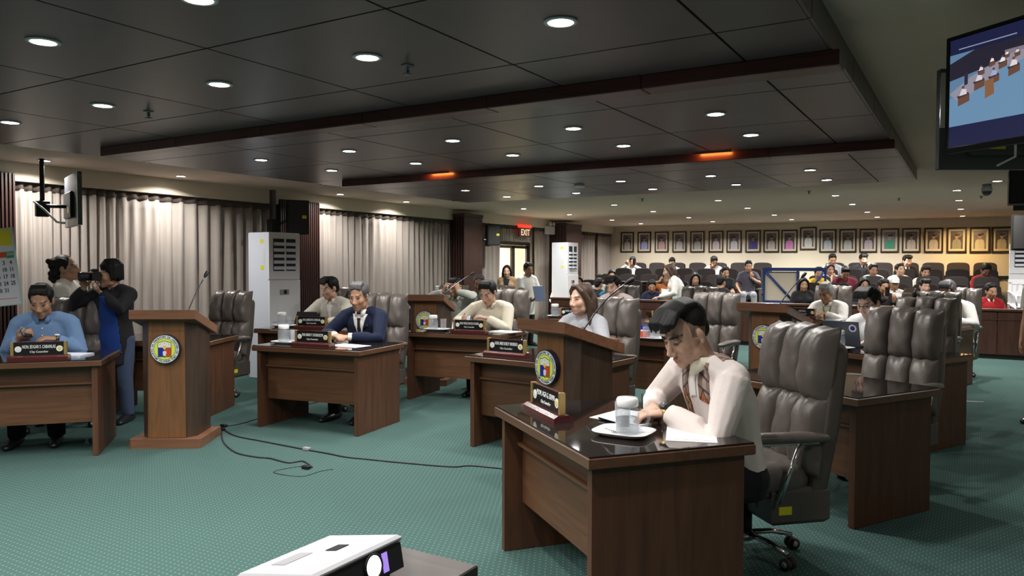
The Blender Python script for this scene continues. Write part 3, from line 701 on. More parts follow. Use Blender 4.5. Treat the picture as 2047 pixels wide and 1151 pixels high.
def make_chair():
    o = empty('office_chair', 'chair', 'chair', 'grey leather tufted chairs')
    lean = R(9); M = Matrix.Translation((0, .22, .5)) @ Matrix.Rotation(-lean, 4, 'X') @ Matrix.Translation((0, 0, -.5))
    # shell of the backrest
    prof = []
    for k in range(25):
        a = math.pi*k/24; prof.append((.285*math.cos(a) if True else 0, 1.06+.09*math.sin(a)**.8))
    out = [(.27, .36), (.30, .7)]+[(.285*math.copysign(abs(math.cos(math.pi*k/16))**.55, math.cos(math.pi*k/16)), 1.03+.10*math.sin(math.pi*k/16)**.7) for k in range(17)]+[(-.30, .7), (-.27, .36)]
    b = MB(); b.prism([(p[0], p[1]) for p in out], 0, .085, 'Y', 0, M); bk = b.build('backrest', 'leather_dark', o, bevel=.02)
    for p in bk.data.polygons: p.use_smooth = True
    sd = 0
    for r, (cz, wz) in enumerate(((.995, .19), (.645, .205))):
        for cx, wx, tk in ((-.19, .1, .115), (0, .1, .1), (.19, .1, .115)):
            sd += 1
            mb = puff(cx, cz+(.01 if cx == 0 and r == 0 else 0), wx, wz, tk-(.015 if r else 0), .225, lean, sd); mb.build('back_cushion', 'leather', bk)
    # seat
    s = MB(); s.ell((0, -.04, .44), (.285, .30, .085), 28, 12, e=.55); s.build('seat', 'leather', o)
    MB().box(-.26, .26, -.3, .22, .35, .40, ch=.015).build('seat_pan', 'leather_dark', o)
    sk = MB().box(-.275, .275, -.02, .3, .22, .40, ch=.02).build('side_skirt', 'leather_dark', o)
    MB().box(.2755, .277, .02, .09, .275, .315).build('inventory_label', 'yellow_label', sk)
    for sgn in (-1, 1):
        ar = MB(); ar.tube([(sgn*.325, -.26, .655), (sgn*.33, -.1, .665), (sgn*.325, .12, .66), (sgn*.31, .24, .65)], [(.036, .022), (.042, .028), (.042, .028), (.03, .022)], 12, round_caps=True)
        a = ar.build('armrest', 'leather', o)
        MB().tube([(sgn*.325, -.22, .635), (sgn*.33, 0, .638), (sgn*.32, .2, .63)], .012, 8).build('arm_rail', 'chrome', a)
        for y0, y1 in ((-.2, -.12), (.1, .0)):
            MB().tube([(sgn*.327, y0, .635), (sgn*.31, y1, .34)], .011, 8).build('arm_strut', 'chrome', a)
    MB().tube([(0, -.02, .36), (0, -.02, .2)], .03, 12).tube([(0, -.02, .22), (0, -.02, .09)], .042, 12).build('gas_column', 'black_plastic', o)
    bs = MB().lathe([(.05, .08), (.055, .1), (.045, .125), (0, .13)], 16, c=(0, -.02)).build('base_hub', 'chrome', o)
    for k in range(5):
        a = 2*math.pi*k/5+.35; dx, dy = math.cos(a), math.sin(a)
        MB().tube([(dx*.03, dy*.03-.02, .11), (dx*.16, dy*.16-.02, .105), (dx*.28, dy*.28-.02, .075)], [(.02, .016), (.018, .014), (.014, .011)], 8).build('spoke', 'chrome', o)
        c = MB(); q = (dx*.285, dy*.285-.02)
        px, py = -dy, dx
        for s2 in (-1, 1): c.tube([(q[0]+px*s2*.008, q[1]+py*s2*.008, .031), (q[0]+px*s2*.03, q[1]+py*s2*.03, .031)], .03, 12)
        cw = c.build('caster', 'rubber', o)
        MB().tube([(q[0]-px*.032, q[1]-py*.032, .031), (q[0]+px*.032, q[1]+py*.032, .031)], .016, 10).build('wheel_cap', 'caster_grey', cw)
    for ch in o.children_recursive:
        if ch.type == 'MESH':
            for v in ch.data.vertices: v.co.x *= .92
    return o
cproto = make_chair(); cused = [False]
def chair(loc, rz, label): return place(cproto, cused, (loc[0], loc[1], 0), rz, label)
def deskchair(k, a, b, drz, label): p = dl(k, a, b); return chair(p, da(k)+R(drz), label)
deskchair('A', .0, .86, -22, 'grey leather chair behind the man in the light blue shirt')
deskchair('B', .1, .86, -18, 'empty grey leather chair left of the white air conditioner')
deskchair('C', -.1, .84, 2, 'grey leather chair behind the man in the navy suit')
deskchair('D', -.2, .84, -4, 'grey leather chair behind the young man in the grey vest')
deskchair('E', .02, .84, -6, 'grey leather chair behind the man reading papers')
deskchair('F', -.1, .88, -8, 'grey leather chair behind the long-haired woman')
chair((-.97, 3.97), R(-46), 'big grey tufted chair behind the writing man in the foreground')
chair((-.53, 5.92), R(-22), 'empty grey tufted chair reflected in the dark desk at the right')
deskchair('I', .36, .8, 2, 'empty grey chair behind the writing man\'s head')
deskchair('J', .15, .8, 6, 'far grey chair of the man in the pale pink shirt')
deskchair('K', -.12, .8, 6, 'far grey chair next to the standing woman in white')
deskchair('L', -.06, .78, 0, 'grey chair behind the grey-haired man in white')
chair((-.47, 8.04), R(-18), 'grey chair directly behind the front empty chair at the right')
chair((-.45, 9.99), R(-17), 'grey chair third back in the right-hand file')
chair((-.22, 11.87), R(-14), 'farthest grey chair in the right-hand file')
deskchair('P', .3, .8, 4, 'grey chair behind the man holding his glasses')
chair((-6.13, 9.43), R(2), 'grey chair in front of the standing man with the folder')

# ------------------------------------------------------------------ gallery seats
def make_seat():
    o = empty('auditorium_chair', 'chair', 'chair', 'dark gallery seats')
    out = [(-.19, .42), (.19, .42), (.225, .62)]+[(.21*math.copysign(abs(math.cos(math.pi*k/12))**.5, math.cos(math.pi*k/12)), .995+.095*math.sin(math.pi*k/12)**.7) for k in range(13)]+[(-.225, .62)]
    M = Matrix.Translation((0, .16, .42)) @ Matrix.Rotation(R(-8), 4, 'X') @ Matrix.Translation((0, 0, -.42))
    bk = MB().prism(out, -.05, .0, 'Y', 0, M).build('backrest', 'seat_fabric', o, bevel=.018)
    MB().prism([(x*1.02, z-.0) for x, z in out], .0, .03, 'Y', 0, M).build('back_shell', 'seat_shell', bk)
    MB().box(-.2, .2, -.3, .16, .3, .38, ch=.03).build('seat_cushion', 'seat_fabric', o)
    for s in (-1, 1):
        MB().box(s*.221-.022, s*.221+.022, -.24, .16, .6, .635, ch=.008).build('armrest', 'seat_arm', o)
        MB().box(s*.221-.018, s*.221+.018, -.12, .12, 0, .6, ch=.006).build('stand', 'seat_shell', o)
    return o
sproto = make_seat(); sused = [False]
SL = [-7.63, -7.1, -6.56, -6.02, -5.49, -4.96, -4.4]; SR = [-2.76, -2.25, -1.75, -1.23, -.74, -.26, .24]
rows = ['front', 'second', 'third', 'back']
for r in range(4):
    for blk, xs_ in (('left', SL), ('right', SR)):
        for i, x in enumerate(xs_):
            if r < 2 and blk == 'left' and i == 6: continue
            place(sproto, sused, (x, RB[r], RZ[r]), 0, 'dark gallery seat, %s from the left in the %s row of the %s block' % (ORD[i], rows[r], blk))
# ------------------------------------------------------------------ people
def V(*a): return Vector(a)
def remesh(mb, voxel, smooth=3, name='body'):
    me = mb.mesh('raw'); o = bpy.data.objects.new('raw', me)
    m = o.modifiers.new('r', 'REMESH'); m.mode = 'VOXEL'; m.voxel_size = voxel; m.use_smooth_shade = True
    if smooth:
        s = o.modifiers.new('s', 'SMOOTH'); s.factor = .5; s.iterations = smooth
    r = evaluated(o); bpy.data.meshes.remove(me); r.name = name; r.materials.clear()
    return r
def coords(me):
    a = np.empty(len(me.vertices)*3, 'f'); me.vertices.foreach_get('co', a); return a.reshape(-1, 3)
def paint(me, col):
    at = me.color_attributes.new('Col', 'FLOAT_COLOR', 'POINT'); c = np.ones((len(me.vertices), 4), 'f'); c[:, :3] = col; at.data.foreach_set('color', c.ravel())
def ik(a, t, l1, l2, pole):
    """elbow position for shoulder a and wrist t"""
    d = t-a; L = min(d.length, (l1+l2)*.995); n = d.normalized(); t2 = a+n*L
    x = (l1*l1-l2*l2+L*L)/(2*L); h = math.sqrt(max(1e-6, l1*l1-x*x)); p = (pole-n*pole.dot(n)); p.normalize()
    return a+n*x+p*h, t2
def head_prims(mb, M, k, female=False, nose=1.):
    """face towards -y, origin between the ears; M places it, k scales it"""
    T = M @ Matrix.Scale(k, 4)
    e = lambda c, r, **q: mb.ell(c, r, M=T, **q)
    e((0, .012, .032), (.074, .093, .094), n=20, k=14)
    e((0, -.022, -.02), (.063, .068, .085), n=18, k=12)
    e((0, -.03, -.062), (.052, .058, .058), n=16, k=10)
    e((0, -.068, -.101), (.026, .022, .02))
    for s in (-1, 1):
        e((s*.036, -.056, -.026), (.03, .032, .034)); e((s*.047, -.015, -.07), (.016, .036, .03))
        e((s*.0755, .014, -.006), (.008, .018, .031), rot=Matrix.Rotation(R(12), 3, 'X') @ Matrix.Rotation(R(-s*18), 3, 'Z'))
        e((s*.076, .012, -.03), (.008, .012, .011))
        e((s*.031, -.075, .006), (.0155, .0135, .0125))
        e((s*.0135, -.1, -.043), (.0095, .012, .009))
        e((s*.03, -.082, .027), (.022, .011, .0075))
    mb.tube([(0, -.083, .022), (0, -.098*nose, -.012), (0, -.111*nose, -.036), (0, -.103, -.045)], [.009, .0105, .0135, .009], 10, M=T, round_caps=True)
    mb.tube([(-.022, -.083, -.073), (-.008, -.0935, -.0685), (.008, -.0935, -.0685), (.022, -.083, -.073)], [.0045, .0068, .0068, .0045], 8, M=T, round_caps=True)
    mb.tube([(-.019, -.082, -.079), (0, -.0925, -.0825), (.019, -.082, -.079)], [.0045, .0078, .0045], 8, M=T, round_caps=True)
def hair_prims(mb, M, k, style, rnd):
    T = M @ Matrix.Scale(k, 4); e = lambda c, r, **q: mb.ell(c, r, M=T, **q)
    if style == 'quiff':
        e((0, .03, .056), (.0775, .088, .084), n=20, k=14); e((0, .066, .005), (.06, .045, .06))
    else:
        e((0, .026, .050), (.0835, .092, .088), n=20, k=14); e((0, .062, .0), (.066, .05, .07))
    for s in (() if style == 'quiff' else (-1, 1)): e((s*.066, .0, .05), (.015, .045, .045)); e((s*.07, -.012, .012), (.006, .014, .026))
    if style == 'quiff':
        for i in range(13):
            x = -.06+.01*i; q = 1-(x/.075)**2; j_ = .004*((i*7) % 5-2)
            mb.tube([(x*.85, .055, .10+.03*q), (x*.9, .0, .118+.026*q), (x, -.055, .108+.034*q), (x*1.05, -.088-.022*q+j_, .082+.026*q), (x*1.08, -.094-.026*q+j_, .066+.014*q+j_)], [.016, .017, .016, .013, .004], 8, M=T, round_caps=True)
    elif style == 'fringe':
        for i in range(9):
            x = -.055+.0138*i; mb.tube([(x*.9, .0, .125), (x, -.06, .112), (x*1.1, -.085, .07+.008*(i % 3))], [.02, .021, .009], 8, M=T, round_caps=True)
    elif style == 'crop':
        for i in range(7):
            x = -.048+.016*i; mb.tube([(x*.9, .0, .122), (x, -.045, .112), (x*1.08, -.068, .088+.004*(i % 2)-abs(x)*.25)], [.018, .016+.002*(i % 2), .006], 8, M=T, round_caps=True)
    elif style == 'back':
        for i in range(7):
            x = -.045+.015*i; mb.tube([(x, -.07, .085), (x*.9, -.03, .128), (x*.8, .05, .128)], [.008, .018, .02], 8, M=T, round_caps=True)
    elif style in ('long', 'bob'):
        L = -.2 if style == 'long' else -.1
        for s in (-1, 1):
            mb.tube([(s*.02, -.062, .108), (s*.058, -.045, .07), (s*.078, -.005, .0), (s*.085, .015, -.07), (s*.09, .01, L)], [.02, .026, .026, .03, .016], 10, M=T, round_caps=True)
            mb.tube([(s*.03, .05, .1), (s*.06, .075, .0), (s*.06, .075, -.08), (s*.06, .06, L-.02)], [.03, .04, .042, .02], 10, M=T, round_caps=True)
        mb.tube([(0, .07, .1), (0, .095, .0), (0, .09, -.09), (0, .075, L-.03)], [.04, .045, .045, .02], 10, M=T, round_caps=True)
    elif style == 'bun':
        for s in (-1, 1): mb.tube([(s*.01, -.065, .105), (s*.06, -.03, .075), (s*.07, .03, .03)], [.016, .022, .02], 8, M=T, round_caps=True)
        e((0, .11, .04), (.045, .04, .045))
    elif style == 'curly':
        for i in range(34):
            a = rnd.uniform(0, 6.28); h = rnd.uniform(-.1, .1); q = rnd.uniform(.3, 1)
            e((.07*math.cos(a)*q, .105+.045*math.sin(a)*q, -.005+h), (.03, .03, .028), n=8, k=6)
    elif style == 'shag':
        for i in range(16):
            a = math.pi*2*i/16; x, y = .078*math.sin(a), .02-.085*math.cos(a)
            z = .035 if y < -.03 else -.05
            mb.tube([(x*.5, y*.5+.01, .125), (x*.95, y*.95, .085), (x*1.05, y*1.03, z)], [.03, .026, .01], 8, M=T, round_caps=True)
    elif style == 'cap':
        pass
def hand_prims(mb, wrist, dirv, palm, curl, side, k=1.0, spread=.1):
    """palm: direction the palm faces; side +1: thumb on +(dir x palm)"""
    d = dirv.normalized(); p = (palm-d*palm.dot(d)).normalized(); s = d.cross(p)*side
    mb.tube([wrist-d*.02, wrist+d*.025*k, wrist+d*.07*k, wrist+d*.092*k], [(.026*k, .02*k), (.034*k, .017*k), (.04*k, .016*k), (.037*k, .013*k)], 12, up=tuple(p), round_caps=False)
    for i, (o, L) in enumerate(((.029, .072), (.0105, .08), (-.0085, .075), (-.027, .06))):
        a = wrist+d*(.088-.004*abs(i-1.2))*k+s*o*k; ang = -spread*(i-1.3)*.5; f = (d*math.cos(ang)+s*math.sin(ang)).normalized(); pts = [a-f*.015*k]; c = 0; q = a
        pts.append(q)
        for j, fr in enumerate((.45, .3, .25)):
            c += curl*(.55, .85, .6)[j]; v = f*math.cos(c)+p*math.sin(c); q = q+v*L*fr*k; pts.append(q)
        mb.tube(pts, [.0092*k, .0095*k, .0088*k, .008*k, .0066*k], 8, up=tuple(s), round_caps=True)
    a = wrist+d*.022*k+s*.026*k; v = (d*.62+s*.62+p*.35).normalized(); b = a+v*.045*k; v2 = (d*.85+s*.1+p*(.25+.3*curl)).normalized()
    mb.tube([a-v*.012*k, b, b+v2*.032*k, b+v2*.055*k], [.0125*k, .0115*k, .0098*k, .0078*k], 8, up=tuple(p), round_caps=True)

SK = dict(light=(.56, .345, .25), mid=(.42, .235, .15), tan=(.33, .175, .105), dark=(.2, .1, .06))
def person(name, label, loc, rz, seated=True, seat=.46, lean=12, upper=10, head=(8, 0, 0), hands=None, sleeve='long', top='white', bottom='trousers', shoes=True, skin='mid',
           hair='crop', haircol='hair_black', voxel=.0098, k=1.0, wide=1.0, hk=1.08, legs=0., collar=True, female=False, belly=0., glasses=False, group=None, knee_dx=0., parts=True, hem=.0, legset=None, turn=0., wvox=None, ckh=0.):
    """head=(pitch down, yaw, roll) degrees; hands={'L':(wrist, dir, palm, curl, pole), 'R':...} in own space facing -y"""
    rnd = random.Random(len(label)*7+int(abs(loc[0])*100))
    info = {}
    zp = (seat+.085) if seated else .86*k
    root = V(0, 0, zp); la = R(lean); d1 = V(0, -math.sin(la), math.cos(la)); lb = R(lean+upper); d2 = V(0, -math.sin(lb), math.cos(lb))
    Q = Matrix.Rotation(R(turn), 3, 'Z')
    waist = root+d1*.15*k; chest = waist+d1*.10*k+d2*.06*k; shl = chest+d2*.155*k; nb = chest+d2*.195*k
    hp, hy, hr = head
    neckd = V(0, -math.sin(lb*.75+R(6)+R(hp)*.35), math.cos(lb*.75+R(6)+R(hp)*.35)); hc = nb+neckd*.145*k+V(0, -.012, 0)
    HM = Matrix.Translation(hc) @ Matrix.Rotation(R(hy), 4, 'Z') @ Matrix.Rotation(R(hr), 4, 'Y') @ Matrix.Rotation(R(hp), 4, 'X')
    w = wide*k; sh = {s: shl+Q @ V(s*.158*w, .0, -.012) for s in (-1, 1)}
    hips = {s: root+V(s*.088*w, 0, -.015) for s in (-1, 1)}; knee = {}; ank = {}
    for s in (-1, 1):
        if seated:
            knee[s] = hips[s]+V(s*(.03+knee_dx), -.40*k, .0); ank[s] = V(knee[s].x+s*.01, knee[s].y+.03+legs*s, .085)
        else: knee[s] = V(s*.095, -.012+legs*s*.5, .455*k); ank[s] = V(s*.1, .02+legs*s, .08)
    if legset: knee, ank = {a: V(*b) for a, b in legset[0].items()}, {a: V(*b) for a, b in legset[1].items()}
    hands = hands or {}
    dflt = {1: (V(.19*w, -.22, zp+.06), V(-.2, -1, -.1), V(0, 0, -1), .35, V(.6, .6, -.3)), -1: (V(-.19*w, -.22, zp+.06), V(.2, -1, -.1), V(0, 0, -1), .35, V(-.6, .6, -.3))} if seated else \
           {1: (V(.235*w, -.03, zp-.06), V(0, -.15, -1), V(-1, 0, 0), .45, V(.3, .8, 0)), -1: (V(-.235*w, -.03, zp-.06), V(0, -.15, -1), V(1, 0, 0), .45, V(-.3, .8, 0))}
    arm = {}
    for s, nme in ((1, 'L'), (-1, 'R')):
        h = hands.get(nme, dflt[s]); wr, dv, pm, cu, pole = [V(*x) if isinstance(x, tuple) else x for x in h]
        el, wr = ik(sh[s], wr, .265*k, .245*k, pole); arm[s] = (el, wr, dv, pm, cu)
    # ---- body, one continuous skin
    mb = MB(); U = (0, 1, 0)
    def torso(m, g, belly=belly, z0=0.):
        fb = 1+belly
        m.tube([root-d1*(.09+z0), root, waist, chest, chest+d2*.09*k, shl+d2*.0, nb-d2*.005],
               [((.155+g)*w, (.115+g)*fb), ((.16+g)*w, (.118+g)*fb), ((.142+g)*w, (.108+g)*(1+belly*1.4)), ((.165+g)*w, (.118+g)*(1+belly*.5)), ((.168+g)*w, (.108+g)), ((.13+g)*w, .082+g), (.06+g*.6, .06+g*.6)], 20, up=U)
        for s in (-1, 1):
            m.tube([nb-d2*.03, (nb+sh[s])/2+d2*.012, sh[s]], [.045+g, .05+g, .056+g], 10, round_caps=True)
            m.ell(sh[s]+V(0, 0, -.01), (.056+g, .06+g, .062+g))
        if female: 
            for s in (-1, 1): m.ell(chest+V(s*.075, -.085, .02), (.065+g, .06+g, .062+g))
    torso(mb, 0)
    mb.tube([nb-d2*.04, nb+neckd*.03, hc-neckd*.02+V(0, .02, 0)], [.062*k, .054*k, .055*k], 14, up=U)
    head_prims(mb, HM, hk*k, female)
    for s in (-1, 1):
        el, wr, dv, pm, cu = arm[s]
        mb.tube([sh[s], sh[s].lerp(el, .4), el, el.lerp(wr, .35), wr], [.047*k, .044*k, .038*k, .038*k, .026*k], 10, round_caps=True)
        hand_prims(mb, wr, dv, pm, cu, -s, k*1.02)
        hi = hips[s]
        mb.tube([hi, hi.lerp(knee[s], .5), knee[s], knee[s].lerp(ank[s], .4), ank[s]], [.085*k, .075*k, .055*k, .052*k, .036*k], 10, round_caps=True)
        fdir = V(s*.12, -1, 0).normalized()
        mb.tube([ank[s]+V(0, .03, -.045), ank[s]+fdir*.06+V(0, 0, -.045), ank[s]+fdir*.15+V(0, 0, -.055)], [(.034, .034), (.04, .032), (.034, .022)], 10, round_caps=True)
    me = remesh(mb, voxel, 2, name)
    # skin colour: lips, brows, lashes in head space
    co = coords(me); inv = np.array((HM @ Matrix.Scale(hk*k, 4)).inverted()); q = co @ inv[:3, :3].T+inv[:3, 3]
    base = np.array(SK[skin] if isinstance(skin, str) else skin); c = np.tile(base, (len(co), 1)); front = q[:, 1] < -.05
    x, z = np.abs(q[:, 0]), q[:, 2]
    def mixc(mask, colr, a=1.): c[mask] = c[mask]*(1-a)+np.array(colr)*a
    near = (np.abs(q[:, 0]) < .1) & (np.abs(z) < .15)
    mixc(near & front & ((x-.046)**2+(z+.03)**2 < .024**2), base*np.array((1.06, .9, .88)), .35)
    mixc(near & front & ((q[:, 0]/.023)**2+((z+.0755)/.0105)**2 < 1), base*np.array((.95, .62, .62)), .85)
    mixc(near & front & (((x-.031)/.0165)**2+((z-.004-.12*(x-.031))/.0046)**2 < 1), (.03, .022, .02), .9)
    mixc(near & front & (((x-.033)/.023)**2+((z-.0275-.1*(x-.033))/.0058)**2 < 1), (.035, .025, .02), .85)
    if haircol in ('hair_black', 'hair_salt') and hair in ('quiff', 'crop', 'curly', 'back') and not female:   # clipped sides
        mixc(near & (q[:, 1] > -.022) & (q[:, 1] < .12) & (x > .04) & (x < .0745) & (z > -.012+.25*np.maximum(0, .02-q[:, 1])-.4*np.maximum(0, q[:, 1]-.03)), (.07, .052, .045), .75)
    paint(me, c)
    o = link(name, me, 'skin', None, loc, rz); tag(o, label, 'person', group)
    info.update(o=o, HM=HM, hk=hk*k, arm=arm, sh=sh, nb=nb, hc=hc, chest=chest, waist=waist, root=root, d1=d1, d2=d2, neckd=neckd)
    # ---- hair
    if hair:
        hb = MB(); hair_prims(hb, HM, hk*k, hair, rnd); link('hair', remesh(hb, max(voxel*.8, .006), 2, 'hair'), haircol, o)
    # ---- clothes
    gv = wvox or voxel*1.25
    def cloth(nm_, mbx, mat, sm=3):
        m = remesh(mbx, gv, sm, nm_); return link(nm_, m, mat, o)
    g = .014
    tp = MB(); torso(tp, g, z0=hem)
    for s in (-1, 1):
        el, wr = arm[s][0], arm[s][1]
        if sleeve == 'long':
            e2 = el+(el-(sh[s]+wr)*.5).normalized()*.004; d = (wr-el).normalized()
            tp.tube([sh[s], sh[s].lerp(el, .45), e2, el.lerp(wr, .4), el.lerp(wr, .82), wr-d*.006], [.06*k+g, .054*k+g, .047*k+g, .045*k+g, .038*k+g, .033*k+g*.6], 12)
        elif sleeve == 'short':
            tp.tube([sh[s], sh[s].lerp(el, .45), sh[s].lerp(el, .74)], [.06*k+g, .057*k+g, .056*k+g], 12)
    info['top'] = cloth('jacket' if sleeve == 'jacket' else 'shirt', tp, top) if top else None
    if bottom:
        bt = MB(); bt.tube([root-d1*.1, root, root+d1*.06], [((.165)*w, .125), ((.168)*w, .128), ((.15)*w, .115)], 16, up=U)
        for s in (-1, 1):
            hi = hips[s]; bt.tube([hi, hi.lerp(knee[s], .5), knee[s], knee[s].lerp(ank[s], .45), ank[s]+V(0, 0, -.02)], [.098*k, .09*k, .073*k, .07*k, .062*k], 12, round_caps=False)
            bt.ell(knee[s], (.074*k, .074*k, .074*k)); bt.ell(hi, (.1*k, .1*k, .1*k))
        cloth('trousers', bt, bottom)
    if shoes:
        for s in (-1, 1):
            sm_ = MB(); fdir = V(s*.12, -1, 0).normalized()
            sm_.tube([ank[s]+V(0, .045, -.045), ank[s]+fdir*.06+V(0, 0, -.043), ank[s]+fdir*.13+V(0, 0, -.05), ank[s]+fdir*.185+V(0, 0, -.058)], [(.042, .039), (.048, .041), (.045, .034), (.034, .024)], 12, round_caps=True)
            for i_, v_ in enumerate(sm_.v): sm_.v[i_] = (v_[0], v_[1], max(v_[2], .004))
            sm_.build('shoe', 'black_satin', o)
    if collar and top:
        cm = top if collar is True else collar
        cb = MB(); nrm = neckd; n_ = 20; vs = []
        for lv, (rr, hh) in enumerate(((.064+.003*ckh, .0), (.064+.002*ckh, .040+.014*ckh), (.070+.003*ckh, .043+.015*ckh), (.080+.012*ckh, .006))):
            for i in range(n_+1):
                a = -math.pi/2+.28+(2*math.pi-.56)*i/n_ ; ff = .5-.5*math.cos((i/n_)*2*math.pi)   # open at the throat
                p = nb+V(math.cos(a)*rr*k*1.02, math.sin(a)*rr*k*1.02+.004, 0)+nrm*(hh-.012-(1-ff)*.018)*1.0
                if lv == 3 and (i < 2 or i > n_-2): p += V(0, -.02, -.03)
                vs.append(p)
        fs = [(l*(n_+1)+i, l*(n_+1)+i+1, (l+1)*(n_+1)+i+1, (l+1)*(n_+1)+i) for l in range(3) for i in range(n_)]
        cb.add(vs, fs, 0, True); co_ = cb.build('collar', cm, o); md = co_.modifiers.new('t', 'SOLIDIFY'); md.thickness = .004; md.offset = 0
    if glasses:
        gb = MB(); T = HM @ Matrix.Scale(hk*k, 4)
        for s in (-1, 1):
            gb.tube([(s*.033+.02*math.cos(a), -.1+.004*abs(math.cos(a)), .004+.015*math.sin(a)) for a in [2*math.pi*i/14 for i in range(15)]], .002, 5, M=T)
            gb.tube([(s*.053, -.096, .008), (s*.076, -.04, .01), (s*.078, .015, .008)], .002, 5, M=T)
        gb.tube([(-.013, -.1, .008), (.013, -.1, .008)], .002, 5, M=T); gb.build('glasses', 'black_plastic', o)
    return info
def bvh_of(me):
    return BVHTree.FromPolygons([v.co[:] for v in me.vertices], [p.vertices[:] for p in me.polygons])
def decal(owner, target, name, mat, poly_fn, u0, u1, v0, v1, nu, nv, off=.003, org=None, ax=None, ay=None, dirv=None, colfn=None, th=.0015, maxd=.3):
    """lay a strip of cloth on a garment: grid (u,v) in a plane in front of it, dropped on to its surface"""
    bv = bvh_of(target.data); vs = []; ok = []
    for i in range(nu+1):
        for j in range(nv+1):
            u = u0+(u1-u0)*i/nu; v = v0+(v1-v0)*j/nv
            p = org+ax*u+ay*v; h = bv.ray_cast(p-dirv*.4, dirv, 1.0)
            if h[0] is None or abs((h[0]-p).dot(dirv)) > maxd: vs.append(p); ok.append(False)
            else: vs.append(h[0]-dirv*off); ok.append(True)
    fs = []; cols = []
    for i in range(nu):
        for j in range(nv):
            f = (i*(nv+1)+j, (i+1)*(nv+1)+j, (i+1)*(nv+1)+j+1, i*(nv+1)+j+1); u = u0+(u1-u0)*(i+.5)/nu; v = v0+(v1-v0)*(j+.5)/nv
            if not all(ok[a] for a in f): continue
            if max((Vector(vs[f[0]])-Vector(vs[f[2]])).length, 0) > .08: continue
            if poly_fn is None or poly_fn(u, v): fs.append(f); cols.append(colfn(u, v) if colfn else None)
    if not fs: return None
    used = sorted({a for f in fs for a in f}); mp = {a: i for i, a in enumerate(used)}
    me = bpy.data.meshes.new(name); me.from_pydata([vs[a] for a in used], [], [tuple(mp[a] for a in f) for f in fs])
    if me.polygons and me.polygons[0].normal.dot(dirv) > 0: me.flip_normals()
    me.polygons.foreach_set('use_smooth', [True]*len(me.polygons))
    if colfn:
        at = me.color_attributes.new('Col', 'FLOAT_COLOR', 'CORNER'); k = 0; buf = []
        for p, c in zip(me.polygons, cols):
            for _ in p.vertices: buf += [*c, 1.]
        at.data.foreach_set('color', buf)
    o = link(name, me, mat, owner); md = o.modifiers.new('t', 'SOLIDIFY'); md.thickness = th; md.offset = -1; return o
# garment colours
for n_, c_ in dict(cl_white=(.76, .74, .71), cl_cream=(.74, .69, .56), cl_blush=(.74, .66, .63), cl_blue=(.16, .27, .47), cl_navy=(.006, .011, .034), cl_barong=(.66, .63, .56), cl_greyvest=(.42, .40, .37),
                   cl_black=(.014, .014, .017), cl_royal=(.01, .04, .2), cl_tan=(.3, .2, .115), cl_pink=(.72, .6, .58), cl_grey=(.3, .31, .34), cl_red=(.32, .012, .016), cl_maroon=(.1, .008, .018), cl_yellow=(.6, .38, .03),
                   cl_orange=(.42, .14, .04), cl_teal=(.02, .16, .28), cl_trouser=(.014, .013, .016), cl_denim=(.05, .07, .13), cl_plaid=(.06, .055, .075), cl_sage=(.45, .47, .42)).items(): fabric(n_, c_)
attr_mat('cloth_print', .85, spec=.2)
HANDS_DESK = lambda x=.1, y=-.42, z=.80, c=.5: {'L': (V(x, y, z), V(-.75, -.65, -.1), V(0, 0, -1), c, V(.8, .1, -.5)), 'R': (V(-x, y, z), V(.75, -.65, -.1), V(0, 0, -1), c, V(-.8, .1, -.5))}
HANDS_LAP = {'L': (V(.1, -.26, .60), V(-.6, -.8, -.1), V(0, 0, -1), .5, V(.7, .5, -.2)), 'R': (V(-.1, -.26, .60), V(.6, -.8, -.1), V(0, 0, -1), .5, V(-.7, .5, -.2))}
HANDS_PHONE = lambda y=-.30, z=.84: {'L': (V(.075, y, z), V(-.3, -.75, .45), V(-.8, .2, .3), .9, V(.7, .5, -.6)), 'R': (V(-.075, y, z), V(.3, -.75, .45), V(.8, .2, .3), .9, V(-.7, .5, -.6))}
def at_desk(k, a, b, drz=0): return dl(k, a, b), da(k)+R(drz)

def P_(o): return o['o']
# --- the writing man in the nearest seat
loc, rz = at_desk('G', .17, .55, 4)
ag = person('person', 'man in a white embroidered barong writing at the nearest desk', loc, rz, seat=.43, lean=7, upper=20, head=(26, 4, 0), skin='light', hair='quiff', voxel=.005, k=1.1, wide=1.05, hk=1.0,
    top='cl_blush', bottom='cl_trouser', wvox=.008, collar='cl_cream', belly=.0, hem=-.05, ckh=1.2,
    hands={'L': (V(-.03, -.34, .808), V(-.55, -.8, -.12), V(.1, .1, -1), .6, V(.9, .25, -.5)), 'R': (V(-.19, -.31, .80), V(.55, -.75, -.1), V(.1, .1, -1), .7, V(-.9, .2, -.5))})
def weave(u, v):
    a = abs((v*22) % 2-1); b = abs((u*40) % 2-1)
    du, dv = abs(u-.065)/.028, abs(v+.01)/.075
    m = max(0, du)+dv
    if m < .3: return (.02, .02, .02)
    if m < .5: return (.55, .42, .22)
    if m < 1.0: return (.3, .09, .035)
    if m < 1.15: return (.03, .025, .025)
    if abs(u-.065) < .008 and v < -.03: return (.04, .04, .045)
    if (int(v*90+u*60) % 5) == 0: return (.07, .05, .05)
    return (.22, .15, .125) if b > .35 else (.34, .27, .24)
fd = V(0, -1, -.25).normalized(); up_ = V(0, -.25, 1).normalized()
for s_, nm_ in ((1, 'woven_panel'), (-1, 'woven_panel')):
    decal(P_(ag), ag['top'], nm_, 'cloth_print', lambda u, v: .036 < u < .036+.062+.02*max(0, v), .03, .13, -.22, .19, 26, 80, org=ag['chest']+V(0, 0, .04), ax=V(s_, 0, 0), ay=up_, dirv=-fd, colfn=weave, maxd=.155)
